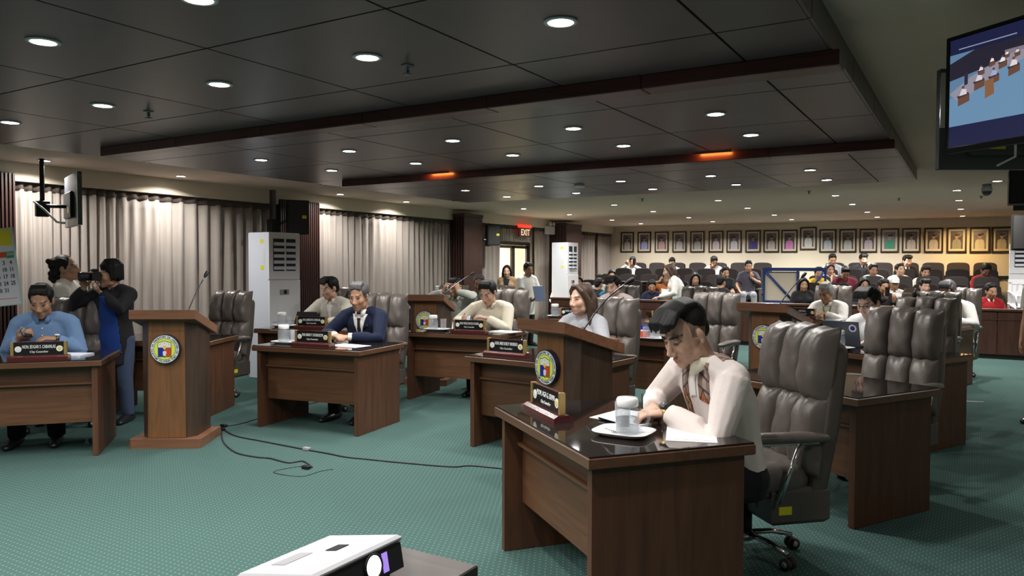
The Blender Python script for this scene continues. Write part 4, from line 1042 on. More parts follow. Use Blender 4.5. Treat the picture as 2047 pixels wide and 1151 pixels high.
decal(P_(ag), ag['top'], 'placket', 'cl_white', lambda u, v: abs(u) < .022, -.03, .03, -.25, .14, 12, 40, org=ag['chest']+V(0, 0, .04), ax=V(1, 0, 0), ay=up_, dirv=-fd, off=.004, maxd=.155)
yk = decal(P_(ag), ag['top'], 'shoulder_yoke', 'cloth_print', lambda u, v: .075 < abs(u) < .16, -.17, .17, -.045, .05, 60, 24, org=ag['nb']+V(0, .03, .05), ax=V(1, 0, 0), ay=V(0, -1, 0), dirv=V(0, 0, -1), colfn=lambda u, v: (.3, .2, .17) if int((u+v)*70) % 3 else (.14, .09, .08))
el, wr = ag['arm'][1][0], ag['arm'][1][1]; d_ = (wr-el).normalized()
MB().tube([wr-d_*.075, wr-d_*.012], [.048, .046], 18).build('cuff', 'cl_white', P_(ag))
def watch(pi, side=1, off=.006, big=1.0, face='black_satin', band='steel_dark'):
    el, wr, dv = pi['arm'][side][0], pi['arm'][side][1], pi['arm'][side][2]; d = dv.normalized()
    o = MB().tube([wr+d*(off-.012), wr+d*(off+.012)], .034*big, 16).build('watch_strap', band, P_(pi))
    n = V(side*.5, .1, .9); n = (n-d*n.dot(d)).normalized()
    MB().tube([wr+d*off+n*.026*big, wr+d*off+n*.04*big], .019*big, 16).build('watch_face', face, o)
watch(ag, 1, .012, 1.12, 'black_satin', 'gold')
# brows and lashes on the nearest face
T_ = ag['HM'] @ Matrix.Scale(ag['hk'], 4)
for s_ in (-1, 1):
    MB().tube([(s_*.014, -.095, .026), (s_*.032, -.0915, .033), (s_*.052, -.078, .028)], [(.0028, .005), (.003, .0055), (.0015, .0025)], 6, M=T_).build('eyebrow', 'hair_black', P_(ag))
    MB().tube([(s_*.017, -.0875, .0005), (s_*.031, -.0905, -.002), (s_*.045, -.083, .001)], [.0008, .0016, .0009], 5, M=T_).build('eyelashes', 'hair_black', P_(ag))

# --- the front row and the rows behind it
loc, rz = at_desk('A', -.02, .60, 0)
p = person('person', 'man in a light blue shirt looking at his phone at the left', loc, rz, seat=.43, lean=6, upper=14, head=(24, 0, 0), skin='mid', hair='crop', k=1.07, wide=1.1, hk=1.03, voxel=.0098, top='cl_blue', bottom='cl_trouser', belly=.25,
    hands={'L': (V(.13, -.30, .86), V(-.85, -.45, .1), V(-.3, .1, -.9), .8, V(.55, .4, -.9)), 'R': (V(-.15, -.28, .86), V(.7, -.6, .25), V(.4, .4, .8), 1.0, V(-.55, .4, -.9))})
watch(p, 1, .0, 1.0, 'white_plastic', 'steel_dark'); PB = p
for i_ in range(5):
    q_ = p['chest']+V(0, -.2, .1-.06*i_); h_ = bvh_of(p['top'].data).ray_cast(V(0, -.6, q_.z), V(0, 1, 0), 1)
    if h_[0]: MB().lathe([(.006, 0), (.006, .003), (0, .003)], 8, M=Matrix.Translation(h_[0]+V(0, -.003, 0)) @ Matrix.Rotation(R(90), 4, 'X')).build('button', 'white_plastic', P_(p))
loc, rz = at_desk('C', .06, .60, 0)
p = person('person', 'man in a navy suit and tie with folded hands', loc, rz, seat=.43, lean=8, upper=10, head=(14, 6, 0), skin='mid', hair='crop', haircol='hair_salt', k=1.06, wide=1.14, hk=1.03, voxel=.0098, top='cl_navy', bottom='cl_trouser', collar='cl_white',
    hands={'L': (V(.05, -.42, .80), V(-.9, -.4, .0), V(-.2, .2, -.95), .6, V(.9, .2, -.4)), 'R': (V(-.13, -.43, .81), V(.85, -.4, .0), V(.2, .2, -.95), .6, V(-.9, .2, -.4))})
f_ = V(0, 1, .12).normalized()
decal(P_(p), p['top'], 'dress_shirt', 'cl_white', lambda u, v: abs(u) < .012+.30*max(0, v+.06), -.09, .09, -.06, .18, 30, 34, org=p['chest']+V(0, 0, .0), ax=V(1, 0, 0), ay=V(0, 0, 1), dirv=f_, off=.003)
decal(P_(p), p['top'], 'necktie', 'cl_trouser', lambda u, v: abs(u) < (.016+.06*max(0, .07-v) if v < .125 else .02), -.03, .03, -.04, .145, 16, 30, org=p['chest']+V(0, 0, .0), ax=V(1, 0, 0), ay=V(0, 0, 1), dirv=f_, off=.009, th=.004)
for s_ in (-1, 1):
    decal(P_(p), p['top'], 'lapel', 'cl_navy', lambda u, v: 0 < u-(.014+.28*max(0, v+.06)) < .045-.2*abs(v-.05), .0, .14, -.08, .16, 40, 34, org=p['chest'], ax=V(s_, 0, 0), ay=V(0, 0, 1), dirv=f_, off=.007, th=.004)
    el, wr = p['arm'][s_][0], p['arm'][s_][1]; d_ = (wr-el).normalized(); MB().tube([wr-d_*.02, wr+d_*.025], [.041, .038], 16).build('shirt_cuff', 'cl_white', P_(p))
h_ = bvh_of(p['top'].data).ray_cast(p['chest']+V(.085, -.5, .06), V(0, 1, 0), 1)
if h_[0]: MB().box(-.006, .006, -.004, 0, -.004, .004, M=Matrix.Translation(h_[0])).build('lapel_pin', 'letter_white', P_(p))
loc, rz = at_desk('D', -.02, .62, -6)
p = person('person', 'young man in a grey vest barong looking down to the left', loc, rz, seat=.44, lean=6, upper=8, head=(16, -28, 0), skin='light', hair='fringe', k=1.06, wide=1.05, hk=1.03, voxel=.0102, top='cl_barong', bottom='cl_trouser', collar='cl_cream',
    hands={'L': (V(.12, -.42, .80), V(-.7, -.7, 0), V(0, 0, -1), .5, V(.9, .2, -.5)), 'R': (V(-.2, -.42, .80), V(.3, -.9, 0), V(0, 0, -1), .5, V(-.9, .2, -.5))})
decal(P_(p), p['top'], 'vest_front', 'cl_greyvest', lambda u, v: abs(u) < .13-.35*max(0, v-.08) and not (abs(u) < .02+.3*max(0, v-.06)), -.15, .15, -.22, .17, 40, 44, org=p['chest'], ax=V(1, 0, 0), ay=V(0, 0, 1), dirv=V(0, 1, .1).normalized(), off=.004)
loc, rz = at_desk('E', .12, .60, 4)
p = person('person', 'man in a cream shirt reading a sheet of paper', loc, rz, seat=.44, lean=12, upper=14, head=(28, -12, 0), skin='light', hair='crop', k=1.08, wide=1.14, hk=1.04, voxel=.0102, top='cl_cream', bottom='cl_trouser', belly=.12,
    hands={'L': (V(.02, -.38, .88), V(-.85, -.35, .2), V(-.3, .2, -.9), .8, V(.9, .3, -.5)), 'R': (V(-.24, -.40, .83), V(.1, -.9, .3), V(.8, 0, .3), .8, V(-.9, .2, -.5))})
PE = p
loc, rz = at_desk('F', -.02, .62, 0)
p = person('person', 'woman with long brown hair and a pearl earring behind the middle lectern', loc, rz, seat=.43, lean=2, upper=6, head=(2, -16, 0), skin='light', hair='long', haircol='hair_brown', k=1.04, wide=.9, hk=1.03, voxel=.0102, female=True, top='cl_grey', bottom='cl_trouser', collar=False,
    hands=HANDS_DESK(.12, -.38, .80))
T_ = p['HM'] @ Matrix.Scale(p['hk'], 4)
for s_ in (-1, 1): MB().ell((s_*.08, .01, -.045), (.008, .008, .008), 10, 8, M=T_).build('earring', 'porcelain', P_(p))
loc, rz = at_desk('P', .62, .68, -10)
p = person('person', 'dark-haired man lifting his glasses behind the far lectern', loc, rz, seat=.43, lean=10, upper=10, head=(10, -10, 0), skin='mid', hair='crop', k=1.04, hk=1.03, voxel=.01, top='cl_sage', bottom='cl_trouser',
    hands={'L': (V(.10, -.30, 1.10), V(-.2, .1, .9), V(-.6, .7, 0), .7, V(.9, .2, -.3)), 'R': (V(-.12, -.34, 1.10), V(.3, .1, .9), V(.6, .7, 0), .7, V(-.9, .2, -.3))})
PG = p
p = person('person', 'grey-haired man in a pale green shirt beside the dark pillar', (-6.62, 10.0, 0), R(40), seat=.43, lean=2, upper=6, head=(4, -10, 0), skin='dark', hair='crop', haircol='hair_salt', k=1.04, voxel=.0125, sleeve='short', top='cl_sage', bottom='cl_trouser')
loc, rz = at_desk('J', .25, .62, 0)
p = person('person', 'man in a pale pink shirt behind the long-haired woman', loc, rz, seat=.44, lean=8, upper=10, head=(16, -20, 0), skin='light', hair='fringe', k=1.06, wide=1.08, voxel=.0125, top='cl_pink', bottom='cl_trouser', hands=HANDS_DESK())
loc, rz = at_desk('L', .14, .60, -4)
p = person('person', 'grey-haired man in a white jacket with a garland', loc, rz, seat=.36, lean=12, upper=14, head=(16, -8, 0), skin='tan', hair='back', haircol='hair_grey', k=1.06, wide=1.16, voxel=.0125, top='cl_white', bottom='cl_trouser', belly=.15, hands=HANDS_DESK(.06, -.42, .80))
for s_ in (-1, 1):
    decal(P_(p), p['top'], 'lapel', 'cl_cream', lambda u, v: .03 < u-.25*max(0, v) < .075, .0, .15, -.2, .15, 30, 30, org=p['chest'], ax=V(s_, 0, 0), ay=V(0, 0, 1), dirv=V(0, 1, .1).normalized(), off=.005)
    decal(P_(p), p['top'], 'garland', 'cloth_print', lambda u, v: .012 < u-.25*max(0, v) < .03, .0, .12, -.2, .16, 40, 40, org=p['chest'], ax=V(s_, 0, 0), ay=V(0, 0, 1), dirv=V(0, 1, .1).normalized(), off=.009, colfn=lambda u, v: (.08, .12, .02) if int(v*60) % 2 else (.4, .35, .06))
loc, rz = at_desk('M', -.36, .62, 4)
p = person('person', 'man with glasses in a white shirt behind the open laptop', loc, rz, seat=.42, lean=12, upper=14, head=(20, -8, 0), skin='light', hair='fringe', k=1.06, voxel=.0105, top='cl_white', bottom='cl_trouser', glasses=True, hands=HANDS_DESK(.13, -.40, .80))
loc, rz = at_desk('N', .12, .62, 0)
p = person('person', 'man bending behind the second grey chair back at the right', loc, rz, seat=.40, lean=14, upper=16, head=(30, 10, 0), skin='light', hair='back', haircol='hair_brown', k=1.02, voxel=.0125, top='cl_black', bottom='cl_trouser', hands=HANDS_DESK())
loc, rz = at_desk('O', .24, .60, 0)
p = person('person', 'dark-grey-haired man in white sleeves at the farthest right desk', loc, rz, seat=.42, lean=12, upper=14, head=(26, 0, 0), skin='mid', hair='crop', haircol='hair_salt', k=1.08, wide=1.15, voxel=.0125, top='cl_white', bottom='cl_trouser', hands=HANDS_DESK())

# --- people standing
p = person('person', 'standing man with curly tied hair in a white barong', (-7.52, 4.18, 0), R(132), seated=False, lean=-6, upper=0, head=(-8, 0, 0), skin='mid', hair='curly', k=.955, voxel=.0102, top='cl_barong', bottom='cl_black', hem=.2,
    hands={'L': (V(.16, -.30, 1.0), V(-.2, -.9, .3), V(-.7, 0, .4), .8, V(.6, .6, -.5)), 'R': (V(-.14, -.28, 1.02), V(.1, -.9, .3), V(.7, 0, .4), .8, V(-.6, .6, -.5))})
PBR = p
p = person('person', 'photographer in a black jacket and blue shirt aiming a camera', (-6.9, 4.24, 0), R(28), seated=False, lean=2, upper=4, head=(4, -46, 0), skin='mid', hair='shag', k=.92, wide=1.08, voxel=.0102, top='cl_black', bottom='cl_denim', hem=.16, collar=True,
    hands={'L': (V(.0, -.22, 1.22), V(-.6, -.35, .6), V(.2, .2, .9), .9, V(.8, -.3, -.8)), 'R': (V(-.20, -.16, 1.26), V(.2, -.4, .8), V(.7, -.4, 0), .9, V(-.9, -.1, -.7))})
decal(P_(p), p['top'], 'blue_shirt', 'cl_royal', lambda u, v: abs(u) < .075-.1*v, -.12, .12, -.42, .12, 30, 50, org=p['chest'], ax=V(1, 0, 0), ay=V(0, 0, 1), dirv=V(0, 1, 0), off=.006)
PCAM = p
p = person('person', 'standing woman in a tan blazer by the glass door', (-7.92, 13.0, 0), R(20), seated=False, lean=0, upper=3, head=(2, 6, 0), skin='light', hair='long', k=.9, wide=.92, voxel=.0125, female=True, top='cl_tan', bottom='cl_black', hem=.08, collar=False)
decal(P_(p), p['top'], 'dark_blouse', 'cl_black', lambda u, v: abs(u) < .02+.2*max(0, v+.08), -.08, .08, -.08, .16, 20, 24, org=p['chest'], ax=V(1, 0, 0), ay=V(0, 0, 1), dirv=V(0, 1, 0))
p = person('person', 'standing man in a white short-sleeved shirt holding a blue folder', (-7.02, 12.2, 0), R(66), seated=False, lean=0, upper=4, head=(10, 0, 0), skin='tan', hair='crop', k=.93, wide=1.06, voxel=.0125, sleeve='short', top='cl_white', bottom='cl_black', hem=.14,
    hands={'L': (V(.13, -.27, .86), V(-.6, -.6, .2), V(-.5, .3, .7), .7, V(.7, .5, -.5)), 'R': (V(-.12, -.24, .83), V(.5, -.7, .2), V(.5, .3, .7), .7, V(-.7, .5, -.5))})
PPOLO = p
p = person('person', 'standing woman in a white top leaning towards the seated boy', (-4.5, 13.4, 0), R(-62), seated=False, lean=12, upper=10, head=(10, 0, 0), skin='light', hair='bob', haircol='hair_brown', k=.94, wide=.92, voxel=.0125, female=True, top='cl_white', bottom='cl_trouser', hem=.1, collar=False,
    hands={'L': (V(.15, -.36, .92), V(0, -.9, -.1), V(0, 0, -1), .4, V(.6, .6, -.5)), 'R': (V(-.15, -.36, .90), V(0, -.9, -.1), V(0, 0, -1), .4, V(-.6, .6, -.5))})
p = person('person', 'person in a beige shirt cut by the right picture edge', (.63, 8.7, 0), R(-30), seated=False, lean=2, upper=4, head=(5, 0, 0), skin='mid', hair='crop', k=.96, voxel=.0125, sleeve='short', top='cl_barong', bottom='cl_tan', hem=.1)

# --- people in the gallery
def hv(side, x, y, z, d=(0, -.3, .9), pm=(0, 1, 0), cu=.8): return (V(x, y, z), V(*d), V(*pm), cu, V(side*.9, .2, -.6))
GAL = [ # X, Y, floor, seat, label, keywords
 (-7.63, 18.85, .47, .39, 'man raising a phone in the back gallery row, far left', dict(top='cl_white', skin='tan', hands={'L': hv(1, .05, -.3, 1.0), 'R': hv(-1, -.12, -.3, 1.02)})),
 (-6.56, 18.85, .47, .37, 'man in a white shirt looking down in the back row', dict(top='cl_white', skin='tan', head=(22, 0, 0))),
 (-5.50, 18.85, .47, .40, 'dark-skinned man resting his face on his hand, back row', dict(top='cl_white', skin='dark', head=(26, 10, 0), hands={'R': hv(-1, -.06, -.2, .92)})),
 (-4.40, 17.85, .33, .42, 'seated man in a plaid shirt with hand on chin by the railing', dict(top='cl_plaid', skin='mid', sleeve='short', bottom='cl_grey', hands={'L': hv(1, .06, -.18, .88)})),
 (-4.66, 16.85, .19, .42, 'seated man in a black polo with folded arms', dict(top='cl_black', skin='mid', sleeve='short', head=(10, 10, 0), hands={'L': hv(1, -.06, -.26, .72, (-1, -.1, 0), (0, 1, 0)), 'R': hv(-1, .06, -.28, .70, (1, -.1, 0), (0, 1, 0))})),
 (-5.01, 15.85, .06, .42, 'seated woman with dark hair behind the standing woman', dict(top='cl_black', hair='long', female=True, wide=.9)),
 (-5.63, 15.85, .06, .42, 'woman in orange with a hand to her head', dict(top='cl_orange', sleeve='short', skin='tan', hair='bun', female=True, wide=.92, hands={'R': hv(-1, -.14, -.1, 1.08, (.3, .3, .9), (.6, .6, 0)), 'L': hv(1, .12, -.3, .78)})),
 (-5.68, 15.08, 0, .34, 'boy in a navy shirt behind the wooden gallery front', dict(top='cl_navy', sleeve='short', skin='tan', head=(20, 0, 0), wide=.9)),
 (-4.28, 15.10, 0, .44, 'dark-haired person seen from behind at the gallery front', dict(top='cl_black', skin='mid', turn_=150)),
 (-7.75, 15.08, 0, .42, 'man in a white shirt with a dark lanyard beside the curtain', dict(top='cl_white', skin='dark', hair='crop')),
 (-7.72, 15.85, .06, .33, 'dark-haired woman half hidden behind a grey chair', dict(top='cl_black', hair='bob', female=True, wide=.9)),
 (-7.20, 15.85, .06, .38, 'black-haired man near the far pillar', dict(top='cl_sage', hair='fringe', skin='light')),
 (-7.35, 16.85, .19, .34, 'small-faced woman in the left gallery corner', dict(top='cl_tan', hair='bun', female=True, wide=.88)),
 (-6.93, 15.08, 0, .36, 'person with dark hair turned away at the left gallery front', dict(top='cl_black', turn_=140)),
 (-6.45, 15.08, 0, .36, 'woman in teal with a raised hand at the gallery front', dict(top='cl_teal', hair='bob', haircol='hair_brown', female=True, wide=.9, hands={'R': hv(-1, -.1, -.2, .98)})),
 (-2.76, 18.85, .47, .44, 'man in a grey shirt in the back row right of the railing', dict(top='cl_grey', skin='tan', head=(18, 0, 0))),
 (-2.12, 18.85, .47, .44, 'man in a dark suit holding his cheek, back row', dict(top='cl_black', skin='light', hair='fringe', collar='cl_white', hands={'L': hv(1, .08, -.18, .95)})),
 (-1.25, 18.85, .47, .40, 'long-faced man in a black jacket, back row', dict(top='cl_black', skin='light', hair='fringe', collar='cl_white')),
 (-2.67, 17.85, .33, .36, 'woman covering her mouth in the third row', dict(top='cl_pink', hair='bob', haircol='hair_brown', female=True, wide=.9, hands={'L': hv(1, .04, -.2, .86)})),
 (-1.81, 17.85, .33, .35, 'man in a white and black jersey in the third row', dict(top='cl_white', skin='tan', wide=1.05)),
 (-1.31, 17.85, .33, .35, 'man in a cream shirt with his head tilted back', dict(top='cl_cream', skin='light', head=(-8, 8, 0), wide=1.1)),
 (-.83, 17.85, .33, .31, 'man in a cream shirt with dark hair in the third row', dict(top='cl_cream', skin='mid', hair='fringe', wide=1.08)),
 (.19, 17.85, .33, .36, 'person in red with lowered head at the right', dict(top='cl_red', skin='dark', head=(34, 0, 0), wide=1.05)),
 (-2.75, 16.97, .19, .42, 'man in a yellow and orange jersey beside the railing', dict(top='cl_yellow', skin='tan', sleeve='short', hair='crop')),
 (-2.22, 16.85, .19, .45, 'man in maroon with his head bowed', dict(top='cl_maroon', skin='mid', head=(40, 0, 0), wide=1.12)),
 (-2.84, 15.85, .06, .34, 'woman in black with long hair under the blue railing', dict(top='cl_black', hair='long', female=True, wide=.95)),
 (-1.76, 15.85, .06, .36, 'woman in black looking at a phone in the front row', dict(top='cl_black', hair='bob', female=True, wide=.92, head=(14, 0, 0), hands=HANDS_PHONE(-.3, .72))),
 (-1.37, 15.12, 0, .40, 'man in black holding up a phone before the white cap', dict(top='cl_black', skin='tan', hands={'R': hv(-1, -.06, -.34, .92), 'L': hv(1, .06, -.32, .86)})),
 (-1.25, 15.85, .06, .38, 'man in a white cap and white shirt', dict(top='cl_white', skin='tan', hair='cap', head=(12, 0, 0), wide=1.05)),
 (-.76, 15.85, .06, .34, 'pale-faced man behind the grey chairs', dict(top='cl_grey', skin='light', hair='fringe')),
 (.25, 15.08, 0, .35, 'man in a red polo behind the gallery front at the right', dict(top='cl_red', skin='tan', sleeve='short', collar='cl_white')),
]
GP = []
for X, Y, Z0, st, lab, kw in GAL:
    kw = dict(kw); tn = kw.pop('turn_', 0)
    base = dict(seat=st, lean=-2, upper=8, head=(8, 6, 0), skin='mid', hair='crop', k=.97, voxel=.0165, bottom='cl_trouser', hands=None, legs=0.)
    if 'hands' not in kw: kw['hands'] = {'L': (V(.12, -.25, st+.17), V(-.5, -.8, -.1), V(0, 0, -1), .5, V(.7, .5, -.2)), 'R': (V(-.12, -.25, st+.17), V(.5, -.8, -.1), V(0, 0, -1), .5, V(-.7, .5, -.2))}
    base.update(kw); rzv = R(22+random.uniform(-8, 8)+tn)
    q = person('person', lab, (X, Y, Z0), rzv, group='people in the gallery', **base); GP.append((lab, q))
    if base['hair'] == 'cap':
        T_ = q['HM'] @ Matrix.Scale(q['hk'], 4)
        c_ = MB(); c_.ell((0, .018, .055), (.088, .105, .085), M=T_); cp = c_.build('cap', 'cap_white', q['o'])
        MB().ell((0, -.1, .055), (.062, .06, .008), M=T_).build('cap_brim', 'cap_white', cp)
# ------------------------------------------------------------------ things on the desks
def tray(loc, rz, label, w=.17, d=.13):
    o = empty('tray', label, 'tray', 'white porcelain trays', loc, rz); vs = []; n = 32
    rings = [(.72, .0), (.78, .004), (.97, .018), (1.0, .022), (.96, .022), (.78, .009), (0.0, .008)]
    def se(a, k): c, s = math.cos(a), math.sin(a); e = .5; return (w*k*math.copysign(abs(c)**e, c), d*k*math.copysign(abs(s)**e, s))
    for k, z in rings:
        for i in range(n): x, y = se(2*math.pi*i/n, k); vs.append((x, y, z))
    fs = [(r*n+i, r*n+(i+1) % n, (r+1)*n+(i+1) % n, (r+1)*n+i) for r in range(len(rings)-1) for i in range(n)]+[tuple(range(n-1, -1, -1))]
    MB().add(vs, fs, 0, True).build('dish', 'porcelain', o); return o
def jar(loc, label, s=1.0, handle=True, rz=0):
    o = empty('water_jar', label, 'jar', 'lidded glass water jars', loc, rz)
    r = .046*s; h = .105*s
    MB().lathe([(r*.92, 0), (r, .006), (r, h*.7), (r*.9, h*.86), (r*.78, h*.95), (r*.78, h), (r*.74, h), (r*.74, h*.94), (r*.86, h*.84), (r*.94, h*.68), (r*.94, .01), (0, .008)], 24).build('glass_body', 'clear_glass', o)
    MB().lathe([(r*.9, .0095), (r*.92, h*.55), (0, h*.55)], 20).build('water', 'water', o)
    MB().lathe([(r*.86, h*.97), (r*.9, h), (r*.9, h*1.2), (r*.8, h*1.28), (0, h*1.3)], 24).build('lid', 'porcelain', o)
    if handle: MB().tube([(r*.95, 0, h*.85), (r*1.6, 0, h*.8), (r*1.75, 0, h*.5), (r*1.4, 0, h*.22), (r*.97, 0, h*.2)], .006*s, 8).build('handle', 'clear_glass', o)
    return o
def tumbler(loc, label, s=1.0):
    o = empty('drinking_glass', label, 'glass', 'drinking glasses', loc)
    r = .031*s; h = .105*s
    MB().lathe([(r*.8, 0), (r*.84, .004), (r, h), (r*.94, h), (r*.78, .012), (0, .011)], 22).build('glass_wall', 'clear_glass', o)
    MB().lathe([(r*1.003, h-.003), (r*1.003, h+.001), (r*.935, h+.001)], 22).build('rim', 'clear_glass', o); return o
def sheet(loc, rz, label, w=.21, d=.297, mat='paper', t=.002, cat='paper', name='paper_sheet', tilt=None):
    o = empty(name, label, cat, 'papers on the desks', loc, rz)
    MB().box(-w/2, w/2, -d/2, d/2, 0, t).build('page', mat, o)
    MB().box(-w/2+.02, w/2-.02, -d/2+.03, -d/2+.031+.0005, t, t+.0003).build('print_line', 'calendar_ink', o)
    if tilt: o.rotation_euler = tilt
    return o
def phone(loc, rot, label, lit=False):
    o = empty('phone', label, 'phone', 'mobile phones', loc); o.rotation_euler = rot
    MB().box(-.037, .037, -.076, .076, 0, .008, ch=.003).build('case', 'phone_black', o); MB().box(-.034, .034, -.072, .072, .008, .0086).build('screen', 'phone_screen' if lit else 'phone_black', o); return o
Zd = DH
# nearest desk
tray(dl('G', .27, -.07, Zd), da('G')+R(40), 'white square-cornered tray on the nearest desk', .128, .108)
jar(dl('G', .28, -.06, Zd+.009), 'lidded glass jar on the nearest white tray', 1.15, True, da('G')+R(60)); tumbler(dl('G', .20, -.04, Zd+.009), 'drinking glass beside the jar on the nearest tray', 1.15)
o = empty('teaspoon', 'small steel spoon lying on the nearest white tray', 'spoon', None, dl('G', .22, -.11, Zd+.011), da('G'))
MB().tube([(-.05, 0, .001), (.02, 0, .003)], .002, 6).build('stem', 'chrome', o); MB().ell((.035, 0, .003), (.018, .011, .003), 10, 6).build('bowl', 'chrome', o)
sheet(dl('G', .34, .22, Zd), da('G')+R(58), 'blank white sheet under the writing man\'s forearm', .21, .34)
nb_ = empty('notebook', 'spiral notebook with black coil under the writing hand', 'notebook', None, dl('G', .05, .1, Zd), da('G')+R(20))
MB().box(-.09, .09, -.065, .065, 0, .008).build('pages', 'paper', nb_)
for i in range(12): MB().tube([(-.085+.0155*i, .066+.006*math.cos(a), .005+.008*math.sin(a)) for a in [2*math.pi*j/8 for j in range(9)]], .0016, 5).build('coil', 'black_plastic', nb_)
sheet(dl('G', -.1, .12, Zd), da('G')+R(30), 'white sheet under the phone on the nearest desk', .2, .28)
phone(dl('G', .0, .02, Zd+.003), (0, 0, da('G')+R(100)), 'phone lying on paper on the nearest desk', True)
o = empty('pen', 'black pen in the writing man\'s hand', 'pen', None, dl('G', .02, .16, Zd+.03), 0)
MB().tube([(0, 0, -.012), (-.015, .03, .09)], .004, 8).build('barrel', 'black_plastic', o); MB().tube([(0, 0, -.012), (.002, -.004, -.022)], [.0035, .001], 6).build('tip', 'chrome', o)
# suit man
tray(dl('C', -.38, -.12, Zd), da('C'), 'white tray on the navy suit man\'s desk', .15, .1); jar(dl('C', -.44, -.1, Zd+.009), 'lidded jar on the navy suit man\'s tray', 1.2, False)
tumbler(dl('C', -.33, -.1, Zd+.009), 'left drinking glass on the navy suit man\'s tray', 1.1); tumbler(dl('C', -.27, -.16, Zd+.009), 'right drinking glass beside the navy suit man\'s nameplate', 1.1)
sheet(dl('C', .27, -.08, Zd), da('C')+R(80), 'white paper beside the navy suit man\'s hands', .21, .34)
# grey vest man
tray(dl('D', -.36, -.05, Zd), da('D'), 'white tray beside the dark tablet', .15, .1); jar(dl('D', -.41, -.04, Zd+.009), 'lidded jar beside the dark tablet', 1.2, False); tumbler(dl('D', -.3, -.06, Zd+.009), 'drinking glass beside the dark tablet', 1.1)
o = empty('tablet', 'dark tablet propped up beside the grey vest man', 'tablet', None, dl('D', -.22, .12, Zd), da('D'))
M_ = Matrix.Rotation(R(-30), 4, 'X')
MB().box(-.13, .13, 0, .012, 0, .19, M=M_, ch=.003).build('body', 'phone_black', o); MB().box(-.12, .12, .012, .013, .012, .178, M=M_).build('screen', 'screen_black', o); MB().box(-.06, .06, -.02, .09, 0, .006).build('stand', 'black_plastic', o)
# reading man
tray(dl('E', -.30, -.1, Zd), da('E'), 'white tray beside the reading man\'s papers', .15, .1); jar(dl('E', -.36, -.08, Zd+.009), 'lidded jar beside the reading man\'s papers', 1.2, False); tumbler(dl('E', -.22, -.1, Zd+.009), 'drinking glass beside the reading man\'s papers', 1.15)
sheet(dl('E', .48, .02, Zd), da('E')+R(75), 'white papers at the reading man\'s elbow', .21, .3, t=.008)
sheet(dl('E', -.12, .12, Zd+.02), 0, 'sheet of paper held up by the reading man', .24, .3, 'paper_blue', tilt=(R(42), R(-20), da('E')))
# woman
sheet(dl('F', -.4, .0, Zd), da('F')+R(70), 'papers behind the nameplate left of the middle lectern', .2, .28, t=.006)
# tray desk behind
tray(dl('I', .25, -.22, Zd), da('I'), 'white tray on the empty desk behind the writing man', .2, .12); jar(dl('I', .31, -.2, Zd+.009), 'lidded jar on the empty desk behind the writing man', 1.2, False)
o = empty('carton', 'blue and red carton on the empty desk behind the writing man', 'carton', None, dl('I', .17, -.14, Zd+.01), da('I'))
MB().box(-.035, .035, -.03, .03, 0, .075).build('box', 'calendar_red', o); MB().box(-.036, .036, -.031, .031, .075, .12).build('lid', 'seal_blue', o); MB().box(-.0355, .0355, -.0305, .0305, .06, .075).build('band', 'paper', o)
tumbler(dl('I', .24, -.24, Zd+.009), 'drinking glass beside the blue and red carton', 1.1)
# pink shirt man
tray(dl('J', -.42, -.08, Zd), da('J'), 'far white tray before the pink shirt man', .14, .1); jar(dl('J', -.46, -.06, Zd+.009), 'far lidded jar before the pink shirt man', 1.3, False); tumbler(dl('J', -.35, -.08, Zd+.009), 'far drinking glass before the pink shirt man', 1.15)
# laptop desk
tray(dl('M', -.3, -.24, Zd), da('M'), 'white tray before the open laptop', .17, .12); tumbler(dl('M', -.37, -.25, Zd+.009), 'drinking glass before the open laptop', 1.15); jar(dl('M', -.25, -.24, Zd+.009), 'lidded jar before the open laptop', 1.2, False)
o = empty('laptop', 'open dark laptop with stickers on the lid', 'laptop', None, dl('M', -.40, .06, Zd), da('M')+R(8))
MB().box(-.165, .165, -.02, .22, 0, .016, ch=.004).build('keyboard_base', 'laptop_lid', o); M_ = Matrix.Translation((0, -.02, .012)) @ Matrix.Rotation(R(14), 4, 'X')
ld = MB().box(-.165, .165, -.005, .005, 0, .225, M=M_, ch=.002).build('lid', 'laptop_lid', o); MB().box(-.155, .155, .005, .0056, .012, .215, M=M_).build('screen', 'phone_screen', ld)
disc(MB(), (.11, .165), .035, -.0058, -.005, 24, M=M_).build('round_sticker', 'seal_white', ld); disc(MB(), (.11, .165), .022, -.0064, -.0056, 20, M=M_).build('sticker_mark', 'seal_blue', ld)
MB().box(-.15, -.09, -.0058, -.005, .05, .12, M=M_).build('square_sticker', 'seal_white', ld)
# phone and papers of the light blue shirt man
def hand_point(pi, side, fwd=.08, up=.0):
    el, wr, dv = pi['arm'][side][:3]; p = wr+dv.normalized()*fwd+V(0, 0, up); return P_(pi).matrix_basis @ p
bpy.context.view_layer.update()
phone(hand_point(PB, -1, .09, .035), (R(25), R(10), da('A')+R(30)), 'phone held by the man in the light blue shirt')
sheet(dl('A', .28, -.02, Zd), da('A')+R(70), 'blue and white booklet beside the light blue shirt man', .2, .28, 'paper_blue', t=.012)
